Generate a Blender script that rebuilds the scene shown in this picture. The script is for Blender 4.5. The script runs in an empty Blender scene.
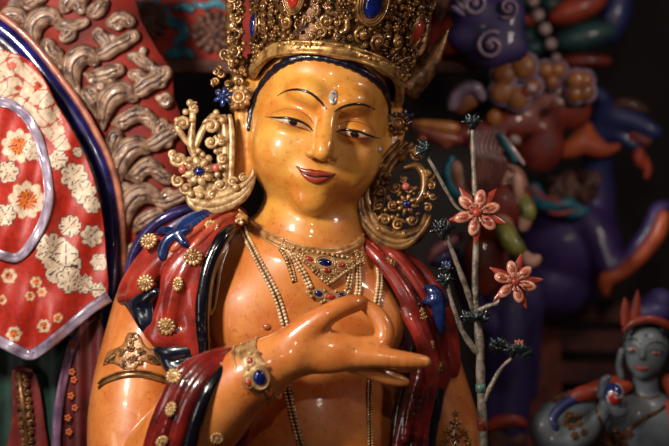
import bpy, bmesh, math, random
import numpy as np
from mathutils import Vector, Matrix, geometry
from mathutils.bvhtree import BVHTree

random.seed(7)
SC = bpy.context.scene
COL = SC.collection
S = 0.002            # one modelling unit = 2 mm; the statue is built in units of 2 mm
DC = 1500.0          # camera distance from the statue's axis, in units
CX, CY = 334.5, 223.0
ZC = 1.5             # lens height in metres

# ------------------------------------------------------------------ camera
cam_d = bpy.data.cameras.new('camera')
cam = bpy.data.objects.new('camera', cam_d)
COL.objects.link(cam)
cam.location = (0, -DC * S, ZC)
cam.rotation_euler = (math.pi / 2, 0, 0)
cam_d.sensor_width = 36
cam_d.lens = 36 * DC / 669.0
cam_d.clip_start = 0.05
cam_d.dof.use_dof = True
cam_d.dof.focus_distance = (DC - 52) * S
cam_d.dof.aperture_fstop = 1.25
SC.camera = cam

# ------------------------------------------------------------------ light
w = bpy.data.worlds.new('world'); SC.world = w; w.use_nodes = True
bg = w.node_tree.nodes['Background']
bg.inputs[0].default_value = (0.75, 0.6, 0.7, 1); bg.inputs[1].default_value = 0.022

def area(name, loc, target, size, energy, color, sy=None):
    d = bpy.data.lights.new(name, 'AREA'); d.energy = energy; d.color = color
    d.size = size
    if sy: d.shape = 'RECTANGLE'; d.size_y = sy
    o = bpy.data.objects.new(name, d); COL.objects.link(o)
    o.location = loc
    o.rotation_euler = (Vector(target) - Vector(loc)).to_track_quat('-Z', 'Y').to_euler()
    return o
area('window_light', (-0.85, -1.15, 2.05), (-0.1, 0, 1.42), 0.16, 25, (1.0, 0.93, 0.82), 0.24)
area('room_light', (-1.9, -1.5, 1.3), (-0.15, 0, 1.35), 0.5, 5, (1.0, 0.9, 0.86), 1.0)
area('lamp_light', (0.25, -2.4, 2.3), (0.15, 0.1, 1.35), 0.10, 5, (1.0, 0.84, 0.70))
area('side_fill_light', (1.0, -0.5, 2.15), (0.42, 0.5, 1.5), 0.15, 3.2, (1.0, 0.82, 0.7))  # added fill with no source of its own, brightens the right background
SC.view_settings.view_transform = 'Standard'
SC.view_settings.look = 'None'
SC.view_settings.exposure = 0.15
SC.view_settings.gamma = 1.0

# ------------------------------------------------------------------ coordinates
def P(x, y, d=0.0):
    """point at depth d (units behind the statue's axis) seen in direction x, y of the frame"""
    f = (DC + d) / DC
    return np.array([(x - CX) * f, d, (CY - y) * f])
def toW(v, base=(0, 0, 0)):
    v = np.asarray(v, dtype=float)
    return v * S + np.array([0, 0, ZC]) - np.array(base)

# ------------------------------------------------------------------ materials
MATS = {}
def lin(c):
    c = c / 255.0
    return c / 12.92 if c <= 0.04045 else ((c + 0.055) / 1.055) ** 2.4
def mat(name, rgb, rough=0.4, metal=0.0, coat=0.0, vary=0.25, nscale=25.0, rgb2=None, bump=0.0, bscale=60.0, attr=False, coat_rough=0.06, sss=0.0, grime=0):
    if name in MATS: return MATS[name]
    m = bpy.data.materials.new(name); m.use_nodes = True
    nt = m.node_tree; N = nt.nodes; L = nt.links
    b = N['Principled BSDF']
    c1 = [lin(v) for v in rgb]
    c2 = [lin(v) for v in rgb2] if rgb2 else [v * (1 - vary) for v in c1]
    tc = N.new('ShaderNodeTexCoord')
    nz = N.new('ShaderNodeTexNoise'); nz.inputs['Scale'].default_value = nscale; nz.inputs['Detail'].default_value = 5
    L.new(tc.outputs['Object'], nz.inputs['Vector'])
    rp = N.new('ShaderNodeValToRGB')
    rp.color_ramp.elements[0].position = 0.35; rp.color_ramp.elements[1].position = 0.62
    rp.color_ramp.elements[0].color = (*c2, 1); rp.color_ramp.elements[1].color = (*c1, 1)
    L.new(nz.outputs['Fac'], rp.inputs['Fac'])
    out = rp.outputs['Color']
    if attr:
        at = N.new('ShaderNodeAttribute'); at.attribute_name = 'paint'
        mx = N.new('ShaderNodeMix'); mx.data_type = 'RGBA'; mx.blend_type = 'MULTIPLY'
        mx.inputs[0].default_value = 1.0
        L.new(at.outputs['Color'], mx.inputs[6]); L.new(out, mx.inputs[7])
        out = mx.outputs[2]
    if grime:
        n3 = N.new('ShaderNodeTexNoise'); n3.inputs['Scale'].default_value = grime; n3.inputs['Detail'].default_value = 8; n3.inputs['Roughness'].default_value = .7
        L.new(tc.outputs['Object'], n3.inputs['Vector'])
        r3 = N.new('ShaderNodeValToRGB'); r3.color_ramp.elements[0].position = .31; r3.color_ramp.elements[1].position = .45
        r3.color_ramp.elements[0].color = (.42, .30, .22, 1); r3.color_ramp.elements[1].color = (1, 1, 1, 1)
        L.new(n3.outputs['Fac'], r3.inputs['Fac'])
        m3 = N.new('ShaderNodeMix'); m3.data_type = 'RGBA'; m3.blend_type = 'MULTIPLY'; m3.inputs[0].default_value = .7
        L.new(out, m3.inputs[6]); L.new(r3.outputs['Color'], m3.inputs[7]); out = m3.outputs[2]
    L.new(out, b.inputs['Base Color'])
    b.inputs['Roughness'].default_value = rough
    b.inputs['Metallic'].default_value = metal
    b.inputs['Coat Weight'].default_value = coat
    b.inputs['Coat Roughness'].default_value = coat_rough
    if sss:
        b.inputs['Subsurface Weight'].default_value = sss
        b.inputs['Subsurface Radius'].default_value = (0.01, 0.004, 0.002)
        b.inputs['Subsurface Scale'].default_value = 0.5
    if bump:
        n2 = N.new('ShaderNodeTexNoise'); n2.inputs['Scale'].default_value = bscale; n2.inputs['Detail'].default_value = 4
        L.new(tc.outputs['Object'], n2.inputs['Vector'])
        bp = N.new('ShaderNodeBump'); bp.inputs['Strength'].default_value = bump; bp.inputs['Distance'].default_value = 0.004
        L.new(n2.outputs['Fac'], bp.inputs['Height'])
        L.new(bp.outputs['Normal'], b.inputs['Normal'])
        if coat: L.new(bp.outputs['Normal'], b.inputs['Coat Normal'])
    MATS[name] = m
    return m

M_SKIN = mat('gilded_lacquer', (255, 255, 255), 0.42, 0.0, 0.8, nscale=16, rgb2=(232, 200, 170), bump=0.13, bscale=30, attr=True, coat_rough=0.10, grime=110)
M_GOLD = mat('carved_gold', (214, 172, 104), 0.30, 0.55, 0.35, nscale=60, rgb2=(140, 92, 48), bump=0.2, bscale=200)
M_PALEGOLD = mat('pale_gold', (206, 166, 112), 0.34, 0.3, 0.6, nscale=50, rgb2=(138, 92, 54), bump=0.15, bscale=180)
M_DARKGOLD = mat('aged_gold', (128, 84, 44), 0.36, 0.5, 0.3, nscale=70, rgb2=(58, 36, 20), bump=0.25, bscale=220)
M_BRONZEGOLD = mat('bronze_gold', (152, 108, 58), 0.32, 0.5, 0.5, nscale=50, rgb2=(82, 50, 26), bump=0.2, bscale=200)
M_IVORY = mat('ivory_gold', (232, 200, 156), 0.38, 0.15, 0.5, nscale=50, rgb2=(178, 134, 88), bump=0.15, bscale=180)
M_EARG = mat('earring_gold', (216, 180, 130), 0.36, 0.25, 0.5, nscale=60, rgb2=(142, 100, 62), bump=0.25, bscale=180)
M_BLACK = mat('black_lacquer', (12, 11, 18), 0.2, 0, 0.8, coat_rough=0.08)
M_HAIR = mat('blue_black_hair', (16, 15, 34), 0.3, 0, 0.5, bump=0.3, bscale=150)
M_RED = mat('red_lacquer', (160, 44, 28), 0.34, 0, 0.6, nscale=18, rgb2=(96, 18, 16), bump=0.15, bscale=70)
M_SALMON = mat('salmon_paint', (196, 92, 62), 0.36, 0, 0.6, nscale=25, rgb2=(150, 56, 40), bump=0.15)
M_DRED = mat('dark_red_lacquer', (122, 26, 20), 0.28, 0, 0.9, nscale=20, rgb2=(62, 10, 12), bump=0.2, bscale=60)
M_BLUE = mat('blue_lacquer', (24, 50, 104), 0.25, 0, 0.9, nscale=30, rgb2=(10, 18, 58), bump=0.1)
M_PURPLE = mat('purple_lacquer', (46, 34, 92), 0.3, 0, 0.8, nscale=30, rgb2=(22, 16, 52), bump=0.1)
M_GEMB = mat('lapis_gem', (14, 26, 92), 0.12, 0, 1.0, rgb2=(6, 10, 46))
M_GEMR = mat('coral_gem', (176, 50, 28), 0.2, 0, 1.0, rgb2=(130, 26, 16))
M_LIP = mat('lip_paint', (150, 54, 34), 0.38, 0, 0.35, rgb2=(120, 32, 20))
M_WHITE = mat('eye_white', (206, 164, 128), 0.3, 0, 0.5)
M_BROW = mat('brow_paint', (26, 14, 12), 0.3, 0, 0.5)

# ------------------------------------------------------------------ objects
def tag(o, label=None, cat=None, group=None, kind=None):
    if label: o['label'] = label
    if cat: o['category'] = cat
    if group: o['group'] = group
    if kind: o['kind'] = kind
    return o
BASE = {}
def thing(name, label, cat, base, group=None):
    o = bpy.data.objects.new(name, None); COL.objects.link(o)
    b = toW(base); o.location = tuple(b); BASE[o.name] = b
    o.empty_display_size = 0.05
    return tag(o, label, cat, group)
def basis(o):
    while o is not None and o.parent is not None: o = o.parent
    return BASE.get(o.name, np.zeros(3)) if o is not None else np.zeros(3)

class MB:
    def __init__(s): s.v = []; s.f = []; s.n = 0
    def add(s, v, f):
        v = np.asarray(v, dtype=float)
        s.v.append(v); n = s.n
        s.f.extend([tuple(i + n for i in q) for q in f]); s.n += len(v)
        return s
    def build(s, name, m, parent=None, label=None, smooth=True, paint=None):
        v = np.concatenate(s.v)
        me = bpy.data.meshes.new(name)
        me.from_pydata(toW(v, basis(parent)).tolist(), [], s.f)
        if smooth: me.polygons.foreach_set('use_smooth', [True] * len(me.polygons))
        if paint is not None:
            a = me.color_attributes.new('paint', 'FLOAT_COLOR', 'POINT')
            c = np.ones((len(v), 4)); c[:, :3] = paint(v) if callable(paint) else paint
            a.data.foreach_set('color', c.ravel())
        for mm in (m if isinstance(m, (list, tuple)) else [m]): me.materials.append(mm)
        me.update()
        o = bpy.data.objects.new(name, me); COL.objects.link(o)
        if parent is not None: o.parent = parent
        if label: o['label'] = label
        return o
def single(name, mb, m, label, cat, group=None, kind=None, **kw):
    """a thing that is one mesh, with its origin at its own middle"""
    v = np.concatenate(mb.v); c = toW((v.min(0) + v.max(0)) / 2)
    o = mb.build(name, m, None, **kw)
    for vv in o.data.vertices: vv.co -= Vector(c)
    o.location = tuple(c); BASE[o.name] = c
    return tag(o, label, cat, group, kind)

# ------------------------------------------------------------------ shapes
def norm(v): return v / (np.linalg.norm(v) + 1e-9)
def smooth_path(pts, n=4):
    """Catmull-Rom through rows of pts (any width)"""
    p = np.asarray(pts, dtype=float)
    if len(p) < 3: 
        return np.array([p[0] + (p[-1] - p[0]) * t for t in np.linspace(0, 1, n + 1)])
    q = np.vstack([2 * p[0] - p[1], p, 2 * p[-1] - p[-2]])
    out = []
    for i in range(1, len(q) - 2):
        a, b, c, d = q[i - 1], q[i], q[i + 1], q[i + 2]
        for k in range(n):
            t = k / n
            out.append(0.5 * (2 * b + (c - a) * t + (2 * a - 5 * b + 4 * c - d) * t * t + (3 * b - a - 3 * c + d) * t ** 3))
    out.append(p[-1])
    return np.array(out)
def tube(mb, pts, rad, n=8, flat=1.0, up=None, closed=False, cap=True, ridge=0.0):
    """tapered tube; flat<1 squashes it along 'up'"""
    p = np.asarray(pts, dtype=float); m = len(p)
    r = np.full(m, float(rad)) if np.isscalar(rad) else np.asarray(rad, dtype=float)
    r = np.maximum(r, 0.05)
    up = np.array([0, -1.0, 0]) if up is None else np.asarray(up, dtype=float)
    V = []
    for i in range(m):
        if closed: t = p[(i + 1) % m] - p[i - 1]
        else: t = p[min(i + 1, m - 1)] - p[max(i - 1, 0)]
        t = norm(t)
        u = up[i] if up.ndim == 2 else up
        s = np.cross(t, u)
        if np.linalg.norm(s) < 1e-3: s = np.cross(t, np.array([0.3, 0.1, 1]))
        s = norm(s); u2 = norm(np.cross(s, t))
        for k in range(n):
            a = 2 * math.pi * k / n
            rr = r[i] * (1 + (ridge if k % 2 else 0))
            V.append(p[i] + s * math.cos(a) * rr + u2 * math.sin(a) * rr * flat)
    F = []
    for i in range(m if closed else m - 1):
        j = (i + 1) % m
        for k in range(n):
            l = (k + 1) % n
            F.append((i * n + k, i * n + l, j * n + l, j * n + k))
    if not closed and cap:
        V.append(p[0]); V.append(p[-1]); a = len(V) - 2
        for k in range(n):
            l = (k + 1) % n
            F.append((a, l, k)); F.append((a + 1, (m - 1) * n + k, (m - 1) * n + l))
    mb.add(V, F)
def ball(mb, c, r, R=None, nu=10, nv=7):
    r = np.array([r, r, r]) if np.isscalar(r) else np.asarray(r, dtype=float)
    V = [[0, 0, 1]]
    for j in range(1, nv):
        a = math.pi * j / nv
        for i in range(nu):
            b = 2 * math.pi * i / nu
            V.append([math.sin(a) * math.cos(b), math.sin(a) * math.sin(b), math.cos(a)])
    V.append([0, 0, -1])
    F = []
    for i in range(nu):
        k = (i + 1) % nu
        F.append((0, 1 + i, 1 + k))
        for j in range(nv - 2):
            a = 1 + j * nu
            F.append((a + i, a + nu + i, a + nu + k, a + k))
        a = 1 + (nv - 2) * nu
        F.append((a + i, len(V) - 1, a + k))
    V = np.array(V) * r
    if R is not None: V = V @ np.asarray(R).T
    mb.add(V + np.asarray(c, dtype=float), F)
def frame_of(nrm, upv=(0, 0, 1)):
    """columns: right, up, out"""
    o = norm(np.asarray(nrm, dtype=float)); u = np.asarray(upv, dtype=float)
    u = norm(u - o * np.dot(u, o)); r = np.cross(u, o)
    return np.column_stack([r, u, o])
def rot2(fr, a):
    c, s = math.cos(a), math.sin(a)
    return np.column_stack([fr[:, 0] * c + fr[:, 1] * s, -fr[:, 0] * s + fr[:, 1] * c, fr[:, 2]])
def place(fr, c, p2, h=0.0):
    """2-D points on the plane (right, up) of frame fr about c"""
    p2 = np.asarray(p2, dtype=float)
    hh = np.full(len(p2), h) if np.isscalar(h) else np.asarray(h)
    return np.asarray(c) + p2[:, :1] * fr[:, 0] + p2[:, 1:2] * fr[:, 1] + hh[:, None] * fr[:, 2]
def spiral2(r0, turns, a0=0.0, sgn=1, n=16, r1=0.12):
    t = np.linspace(0, 1, n)
    r = r0 * (1 - t * (1 - r1)); a = a0 + sgn * t * turns * 2 * math.pi
    return np.column_stack([r * np.cos(a), r * np.sin(a)])
def curl(mb, fr, c, r, turns=1.3, a0=0.0, sgn=1, w=None, n=14, flat=0.9, h=0.0, sides=6):
    w = w or r * 0.3
    p2 = spiral2(r, turns, a0, sgn, n)
    t = np.linspace(0, 1, n)
    tube(mb, place(fr, c, p2, h + r * 0.25 * t), w * (0.65 + 0.5 * t), sides, flat, up=fr[:, 2])
    ball(mb, place(fr, c, p2[-1:] * 0.5, h + r * 0.3)[0], w * 1.25, nu=7, nv=5)
def scroll(mb, fr, c, p2, w, flat=0.7, hs=0.0, n=4, sides=8, ridge=0.0):
    """a carved stroke through 2-D control points with widths w (one per point)"""
    q = smooth_path(np.column_stack([np.asarray(p2, float), np.asarray(w, float)]), n)
    tube(mb, place(fr, c, q[:, :2], hs + q[:, 2] * flat * 0.3), q[:, 2], sides, flat, up=fr[:, 2], ridge=ridge)
def gem(parent, c, fr, a, b, h, m_gem, m_bez, bez=None, name='gem', beads=False, glabel=None):
    """oval stone in a raised bezel; returns nothing, adds two parts"""
    g = MB(); ball(g, np.asarray(c) + fr[:, 2] * h * 0.2, (a, b, h), fr, 14, 8)
    g.build(name, m_gem, parent, glabel)
    t = np.linspace(0, 2 * math.pi, 25)[:-1]
    bz = MB()
    for k, off in enumerate((1.12, 1.42) if bez is None else bez):
        p2 = np.column_stack([np.cos(t) * (a * off), np.sin(t) * (b + a * (off - 1))])
        tube(bz, place(fr, c, p2, 0.1 * h), max(0.5, a * 0.16), 6, 1.0, up=fr[:, 2], closed=True)
    return bz

# ------------------------------------------------------------------ signed-distance sculpting
class Field:
    def __init__(s, lo, hi, h):
        s.ax = [np.arange(lo[i], hi[i] + h, h, dtype=np.float32) for i in range(3)]
        s.h = h; s.F = np.full([len(a) for a in s.ax], 60.0, np.float32)
    def box(s, lo, hi):
        sl = []
        for i in range(3):
            a = max(0, int(np.searchsorted(s.ax[i], lo[i]))); b = min(len(s.ax[i]), int(np.searchsorted(s.ax[i], hi[i])) + 1)
            if b <= a: return None
            sl.append(slice(a, b))
        return tuple(sl)
    def grid(s, sl):
        return (s.ax[0][sl[0]][:, None, None], s.ax[1][sl[1]][None, :, None], s.ax[2][sl[2]][None, None, :])
    def comb(s, sl, d, k, op):
        F = s.F[sl]
        if op == 'add':
            h = np.maximum(k - np.abs(F - d), 0) / max(k, 1e-6)
            s.F[sl] = np.minimum(F, d) - h * h * k * 0.25
        else:
            d = -d
            h = np.maximum(k - np.abs(F - d), 0) / max(k, 1e-6)
            s.F[sl] = np.maximum(F, d) + h * h * k * 0.25
    def ell(s, c, r, k=8.0, R=None, op='add'):
        c = np.asarray(c, float); r = np.asarray(r, float)
        R = np.eye(3) if R is None else np.asarray(R, float)
        ext = np.sqrt(((R * r) ** 2).sum(1)) * 1.25 + k * 2 + 8
        sl = s.box(c - ext, c + ext)
        if sl is None: return
        X, Y, Z = s.grid(sl)
        X = X - c[0]; Y = Y - c[1]; Z = Z - c[2]
        L = [X * R[0, i] + Y * R[1, i] + Z * R[2, i] for i in range(3)]
        k0 = np.sqrt(sum((L[i] / r[i]) ** 2 for i in range(3)))
        k1 = np.sqrt(sum((L[i] / r[i] ** 2) ** 2 for i in range(3))) + 1e-6
        s.comb(sl, (k0 * (k0 - 1) / k1).astype(np.float32), k, op)
    def cone(s, a, b, ra, rb, k=6.0, op='add'):
        a = np.asarray(a, float); b = np.asarray(b, float); m = max(ra, rb) + k + 6
        sl = s.box(np.minimum(a, b) - m, np.maximum(a, b) + m)
        if sl is None: return
        X, Y, Z = s.grid(sl); ab = b - a; L2 = max(float(ab @ ab), 1e-6)
        X = X - a[0]; Y = Y - a[1]; Z = Z - a[2]
        t = np.clip((X * ab[0] + Y * ab[1] + Z * ab[2]) / L2, 0, 1)
        d = np.sqrt((X - t * ab[0]) ** 2 + (Y - t * ab[1]) ** 2 + (Z - t * ab[2]) ** 2) - (ra + (rb - ra) * t)
        s.comb(sl, d.astype(np.float32), k, op)
    def chain(s, pts, k=6.0, n=0, op='add', kin=None):
        """pts rows: (x, y, z, r)"""
        q = smooth_path(pts, n) if n else np.asarray(pts, float)
        for i in range(len(q) - 1):
            s.cone(q[i][:3], q[i + 1][:3], q[i][3], q[i + 1][3], k if (kin is None or i == 0) else kin, op)
    def mesh(s):
        F = s.F; ins = F < 0
        nx, ny, nz = F.shape
        cell = np.zeros((nx - 1, ny - 1, nz - 1), bool)
        allin = np.ones_like(cell); anyin = np.zeros_like(cell)
        for i in (0, 1):
            for j in (0, 1):
                for k in (0, 1):
                    q = ins[i:nx - 1 + i, j:ny - 1 + j, k:nz - 1 + k]
                    allin &= q; anyin |= q
        act = anyin & ~allin
        idx = np.argwhere(act); n = len(idx)
        num = np.full(act.shape, -1, np.int32); num[act] = np.arange(n)
        acc = np.zeros((n, 3)); cnt = np.zeros(n)
        cor = [(i, j, k) for i in (0, 1) for j in (0, 1) for k in (0, 1)]
        val = {c: F[idx[:, 0] + c[0], idx[:, 1] + c[1], idx[:, 2] + c[2]] for c in cor}
        for c in cor:
            for ax in range(3):
                if c[ax] == 0:
                    d = list(c); d[ax] = 1; d = tuple(d)
                    a, b = val[c], val[d]; m = (a < 0) != (b < 0)
                    t = a[m] / (a[m] - b[m])
                    pt = np.tile(np.array(c, float), (len(t), 1)); pt[:, ax] = t
                    acc[m] += pt; cnt[m] += 1
        v = idx + acc / cnt[:, None]
        V = v * s.h + np.array([s.ax[0][0], s.ax[1][0], s.ax[2][0]])
        faces = []
        for ax in range(3):
            o1, o2 = [(1, 2), (2, 0), (0, 1)][ax]
            sl0 = [slice(None)] * 3; sl1 = [slice(None)] * 3
            sl0[ax] = slice(0, -1); sl1[ax] = slice(1, None)
            a = ins[tuple(sl0)]; b = ins[tuple(sl1)]
            e = np.argwhere(a != b)
            e = e[(e[:, o1] > 0) & (e[:, o2] > 0) & (e[:, o1] < F.shape[o1] - 1) & (e[:, o2] < F.shape[o2] - 1)]
            flip = a[e[:, 0], e[:, 1], e[:, 2]]
            q = []
            for da, db in ((-1, -1), (0, -1), (0, 0), (-1, 0)):
                c = e.copy(); c[:, o1] += da; c[:, o2] += db
                q.append(num[c[:, 0], c[:, 1], c[:, 2]])
            q = np.stack(q, 1)
            q[~flip] = q[~flip][:, ::-1]
            faces.append(q)
        Fq = np.concatenate(faces)
        Fq = Fq[(Fq >= 0).all(1)]
        return V, Fq
    def mb(s):
        V, Fq = s.mesh(); m = MB(); m.v.append(V); m.f = [tuple(r) for r in Fq.tolist()]; m.n = len(V); return m

def bvh_of(*mbs):
    V = []; F = []; n = 0
    for m in mbs:
        v = np.concatenate(m.v); V.extend(v.tolist()); F.extend([tuple(i + n for i in q) for q in m.f]); n += len(v)
    return BVHTree.FromPolygons(V, F)
EYE = np.array([0, -DC, 0.0])
def hit(bvh, x, y, off=0.0, dflt=-50.0):
    """surface point met in direction x, y, lifted by off along the surface normal"""
    d = norm(P(x, y, 0) - EYE)
    loc, nr, i, dist = bvh.ray_cast(Vector(EYE), Vector(d))
    if loc is None: 
        return P(x, y, dflt), np.array([0, -1.0, 0])
    nr = np.array(nr)
    if nr @ d > 0: nr = -nr
    return np.array(loc) + nr * off, nr
def inside(poly, p):
    x, y = p; c = False; n = len(poly)
    for i in range(n):
        x1, y1 = poly[i]; x2, y2 = poly[(i + 1) % n]
        if (y1 > y) != (y2 > y) and x < (x2 - x1) * (y - y1) / (y2 - y1) + x1: c = not c
    return c
def drape(mb, bvh, poly, off=0.6, thick=2.0, res=2.5, dome=0.0, dw=4.0, sm=3):
    """closed relief patch laid on a surface: poly in frame directions"""
    pl = np.asarray(poly, float)
    if sm: pl = smooth_path(np.vstack([pl, pl[:1]]), sm)[:-1]
    P2 = [tuple(q) for q in pl]; nb = len(P2)
    lo = pl.min(0); hi = pl.max(0); inner = []
    for x in np.arange(lo[0] + res / 2, hi[0], res):
        for y in np.arange(lo[1] + res / 2, hi[1], res):
            if inside(P2, (x, y)):
                seg = min(np.hypot(*(np.array((x, y)) - q)) for q in pl)
                if seg > res * 0.5: inner.append((x, y))
    pts = [Vector(q) for q in P2 + inner]
    r = geometry.delaunay_2d_cdt(pts, [(i, (i + 1) % nb) for i in range(nb)], [list(range(nb))], 1, 1e-5)
    vs, es, fs = r[0], r[1], r[2]
    top = []; bot = []
    for q in vs:
        dist = min(np.hypot(q.x - e[0], q.y - e[1]) for e in pl)
        hgt = dome * math.sqrt(max(0.0, 1 - (1 - min(dist / dw, 1)) ** 2)) if dome else 0
        p, n = hit(bvh, q.x, q.y)
        top.append(p + n * (off + hgt)); bot.append(p - n * thick)
    nv = len(vs); F = []
    cnt = {}
    for f in fs:
        a = top[f[1]] - top[f[0]]; b = top[f[2]] - top[f[0]]
        f = list(f)
        if np.cross(a, b)[1] > 0: f = f[::-1]
        F.append(tuple(f)); F.append(tuple(i + nv for i in f[::-1]))
        for i in range(len(f)):
            e = (f[i], f[(i + 1) % len(f)]); cnt[e] = cnt.get(e, 0) + 1
    for (a, b) in list(cnt):
        if (b, a) not in cnt: F.append((b, a, a + nv, b + nv))
    mb.add(np.array(top + bot), F)
def drape_path(bvh, pts, off=0.5, n=5, dflt=-50.0):
    q = smooth_path(pts, n); o = []; ns = []
    for r in q:
        p, nn = hit(bvh, r[0], r[1], off, dflt); o.append(p); ns.append(nn)
    return np.array(o), np.array(ns), q

# ================================================================== THE STATUE
def rotm(axis, deg): return np.array(Matrix.Rotation(math.radians(deg), 3, axis))
HR = rotm('Y', 10.0) @ rotm('Z', 6.5) @ rotm('X', 4.0)      # roll, yaw, slight downward look
HC = P(319.0, 124.0, 5.0)
def H(x, y, z): return HC + HR @ np.array([x, y, z], float)
HFR = np.column_stack([HR[:, 0], HR[:, 2], -HR[:, 1]])       # right, up, out of the face

statue = thing('bodhisattva_statue', 'large golden-faced bodhisattva statue with crown, red shawl and hand raised before its chest',
               'statue', P(300, 620, 20))

F1 = Field((-262, -165, -262), (165, 110, 235), 1.7)
# --- torso
F1.ell(P(303, 325, 22), (103, 72, 98), 20)
F1.ell(P(296, 272, 24), (88, 58, 52), 30)
F1.ell(P(316, 430, 20), (88, 74, 100), 30)
F1.ell(P(316, 520, 25), (96, 70, 70), 30)
F1.ell(P(256, 318, -28), (44, 20, 36), 26)          # pectorals
F1.ell(P(358, 325, -20), (44, 20, 36), 26)
F1.ell(P(312, 455, -30), (56, 24, 55), 30)          # belly
F1.cone(P(302, 250, 26), P(190, 278, 24), 34, 36, 30)
F1.cone(P(310, 252, 30), P(412, 300, 46), 30, 28, 30)
# --- neck
F1.cone(P(313, 185, 18), P(306, 264, 16), 43, 52, 8)
F1.cone(P(309, 240, 10), P(300, 268, 8), 54, 64, 20)
for (x, y, R, k) in ((311, 212, 44.5, 4), (308, 230, 50, 4)):
    t = np.linspace(0, 2 * math.pi, 29)
    c = P(x, y, 15); q = [(c[0] + R * math.cos(a), c[1] + R * 0.98 * math.sin(a), c[2] + 3.5 * math.cos(a) * -1 + 4 * -math.sin(a) * -1, 6.0) for a in t]
    F1.chain(q, 3.0)
for (x, y, R, tl) in ((309, 221, 47, 3.5), (307, 238, 53, 4)):
    c = P(x, y, 15); F1.chain([(c[0] + R * math.cos(a), c[1] - R * .98 * math.sin(a), c[2] - tl * math.cos(a) - 9 * math.sin(a) + 3, 2.6) for a in np.linspace(.2, math.pi - .2, 22)], 3, op='sub')
# --- upper arms
F1.chain([(*P(168, 288, 20), 42), (*P(154, 330, 8), 39), (*P(139, 385, -8), 39), (*P(135, 440, -25), 40), (*P(142, 492, -42), 37)], 18, 3)
F1.chain([(*P(418, 305, 44), 30), (*P(428, 350, 44), 25), (*P(442, 395, 40), 24), (*P(453, 440, 32), 26), (*P(456, 480, 20), 26), (*P(452, 540, 0), 25)], 14, 3)
# --- head
def hell(c, r, k, op='add'): F1.ell(H(*c), r, k, HR, op)
def hchain(pts, k, n=0, op='add'): F1.chain([(*H(*q[:3]), q[3]) for q in pts], k, n, op)
hell((0, 14, 26), (68, 80, 84), 6)
hell((0, -4, -14), (68, 66, 62), 14)
hell((0, -12, -42), (57, 58, 46), 14)
hell((-34, -36, -30), (25, 30, 26), 18); hell((34, -36, -30), (25, 30, 26), 18)
hell((0, -54, -50), (26, 24, 20), 12)
hell((0, -58, -74), (17, 14, 13), 12)
hell((0, -34, 46), (50, 38, 36), 16)
for s in (-1, 1):
    hchain([(s * 7, -74, 20, 4), (s * 20, -70, 28, 4), (s * 36, -61, 28, 3)], 16, 2)
    hell((s * 30, -82, 5), (19, 8, 7), 12, 'sub')
    hell((s * 30, -52, -1), (21, 22.5, 13), 5)
hchain([(0, -72, 24, 4), (0, -79, 6, 4.2), (0, -87, -12, 5), (0, -94, -23, 6)], 8, 3)
hchain([(0, -74, 6, 7), (0, -84, -20, 9)], 8)
hell((0, -92, -26), (7.5, 9, 6.5), 5)
hell((-10.5, -82, -28), (6.2, 8, 5.5), 4); hell((10.5, -82, -28), (6.2, 8, 5.5), 4)
hell((-6, -88, -34.5), (3.2, 4, 2.4), 2, 'sub'); hell((6, -88, -34.5), (3.2, 4, 2.4), 2, 'sub')
hell((0, -81, -63), (14, 4, 4), 6, 'sub')
# --- ears: long lobes
for s in (-1, 1):
    hchain([(s * 66, 8, 30, 5), (s * 76, 2, 24, 6), (s * 80, 0, 5, 6), (s * 75, -4, -20, 5.5), (s * 72, -6, -48, 6), (s * 71, -8, -76, 6), (s * 67, -8, -84, 5)], 5, 3)
    hchain([(s * 64, 0, 14, 6), (s * 66, -4, -10, 5.5), (s * 63, -6, -34, 5), (s * 61, -7, -60, 4.5), (s * 66, -8, -83, 5)], 5, 3)
    hchain([(s * 66, 4, 22, 6), (s * 71, 2, 4, 7), (s * 68, -2, -16, 6)], 4)

# --- right arm's forearm and hand (built apart so that it does not melt into the chest)
F2 = Field((-235, -190, -262), (110, 10, -55), 1.5)
WR = P(268, 366, -112)
F2.chain([(*P(142, 492, -42), 37), (*P(172, 450, -70), 40), (*P(205, 418, -92), 36), (*P(238, 386, -106), 30), (*WR, 24.5)], 8, 3)
def sell(a, b, c, r, k, ang=0, op='add', yaw=0): F2.ell(P(a, b, c), r, k, rotm('Z', yaw) @ rotm('Y', ang), op)
F2.chain([(*WR, 23), (*P(288, 358, -114), 20)], 8)
sell(312, 352, -113, (42, 13, 20), 12, 6)
sell(346, 351, -112, (36, 11, 14.5), 12, 8)
sell(302, 338, -112, (26, 13, 14), 12, -30)
# thumb
F2.chain([(*P(292, 342, -112), 13), (*P(309, 328, -116), 10.5), (*P(327, 315, -118), 8), (*P(345, 306, -112), 7.2), (*P(362, 302, -104), 5.6)], 6, 3)
# index, curled to meet the thumb
F2.chain([(*P(358, 349, -110), 10), (*P(381, 344, -108), 8.6), (*P(385, 330, -106), 7.6), (*P(378, 316, -103), 6.8), (*P(366, 305, -100), 5.6)], 4, 3)
# middle finger straight out
F2.chain([(*P(352, 356, -113), 11), (*P(378, 357, -116), 9.6), (*P(404, 360, -118), 7.6), (*P(425, 362, -116), 5.8)], 2.5, 3)
# ring finger behind it
F2.chain([(*P(350, 358, -104), 9), (*P(378, 361, -100), 7.5), (*P(400, 365, -96), 6.0), (*P(414, 367, -92), 4.8)], 3.5, 3)
# little finger, lower
F2.chain([(*P(346, 362, -102), 8), (*P(370, 371, -102), 6.6), (*P(388, 378, -100), 5.6), (*P(405, 382, -98), 4.4)], 3.5, 3)

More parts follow.
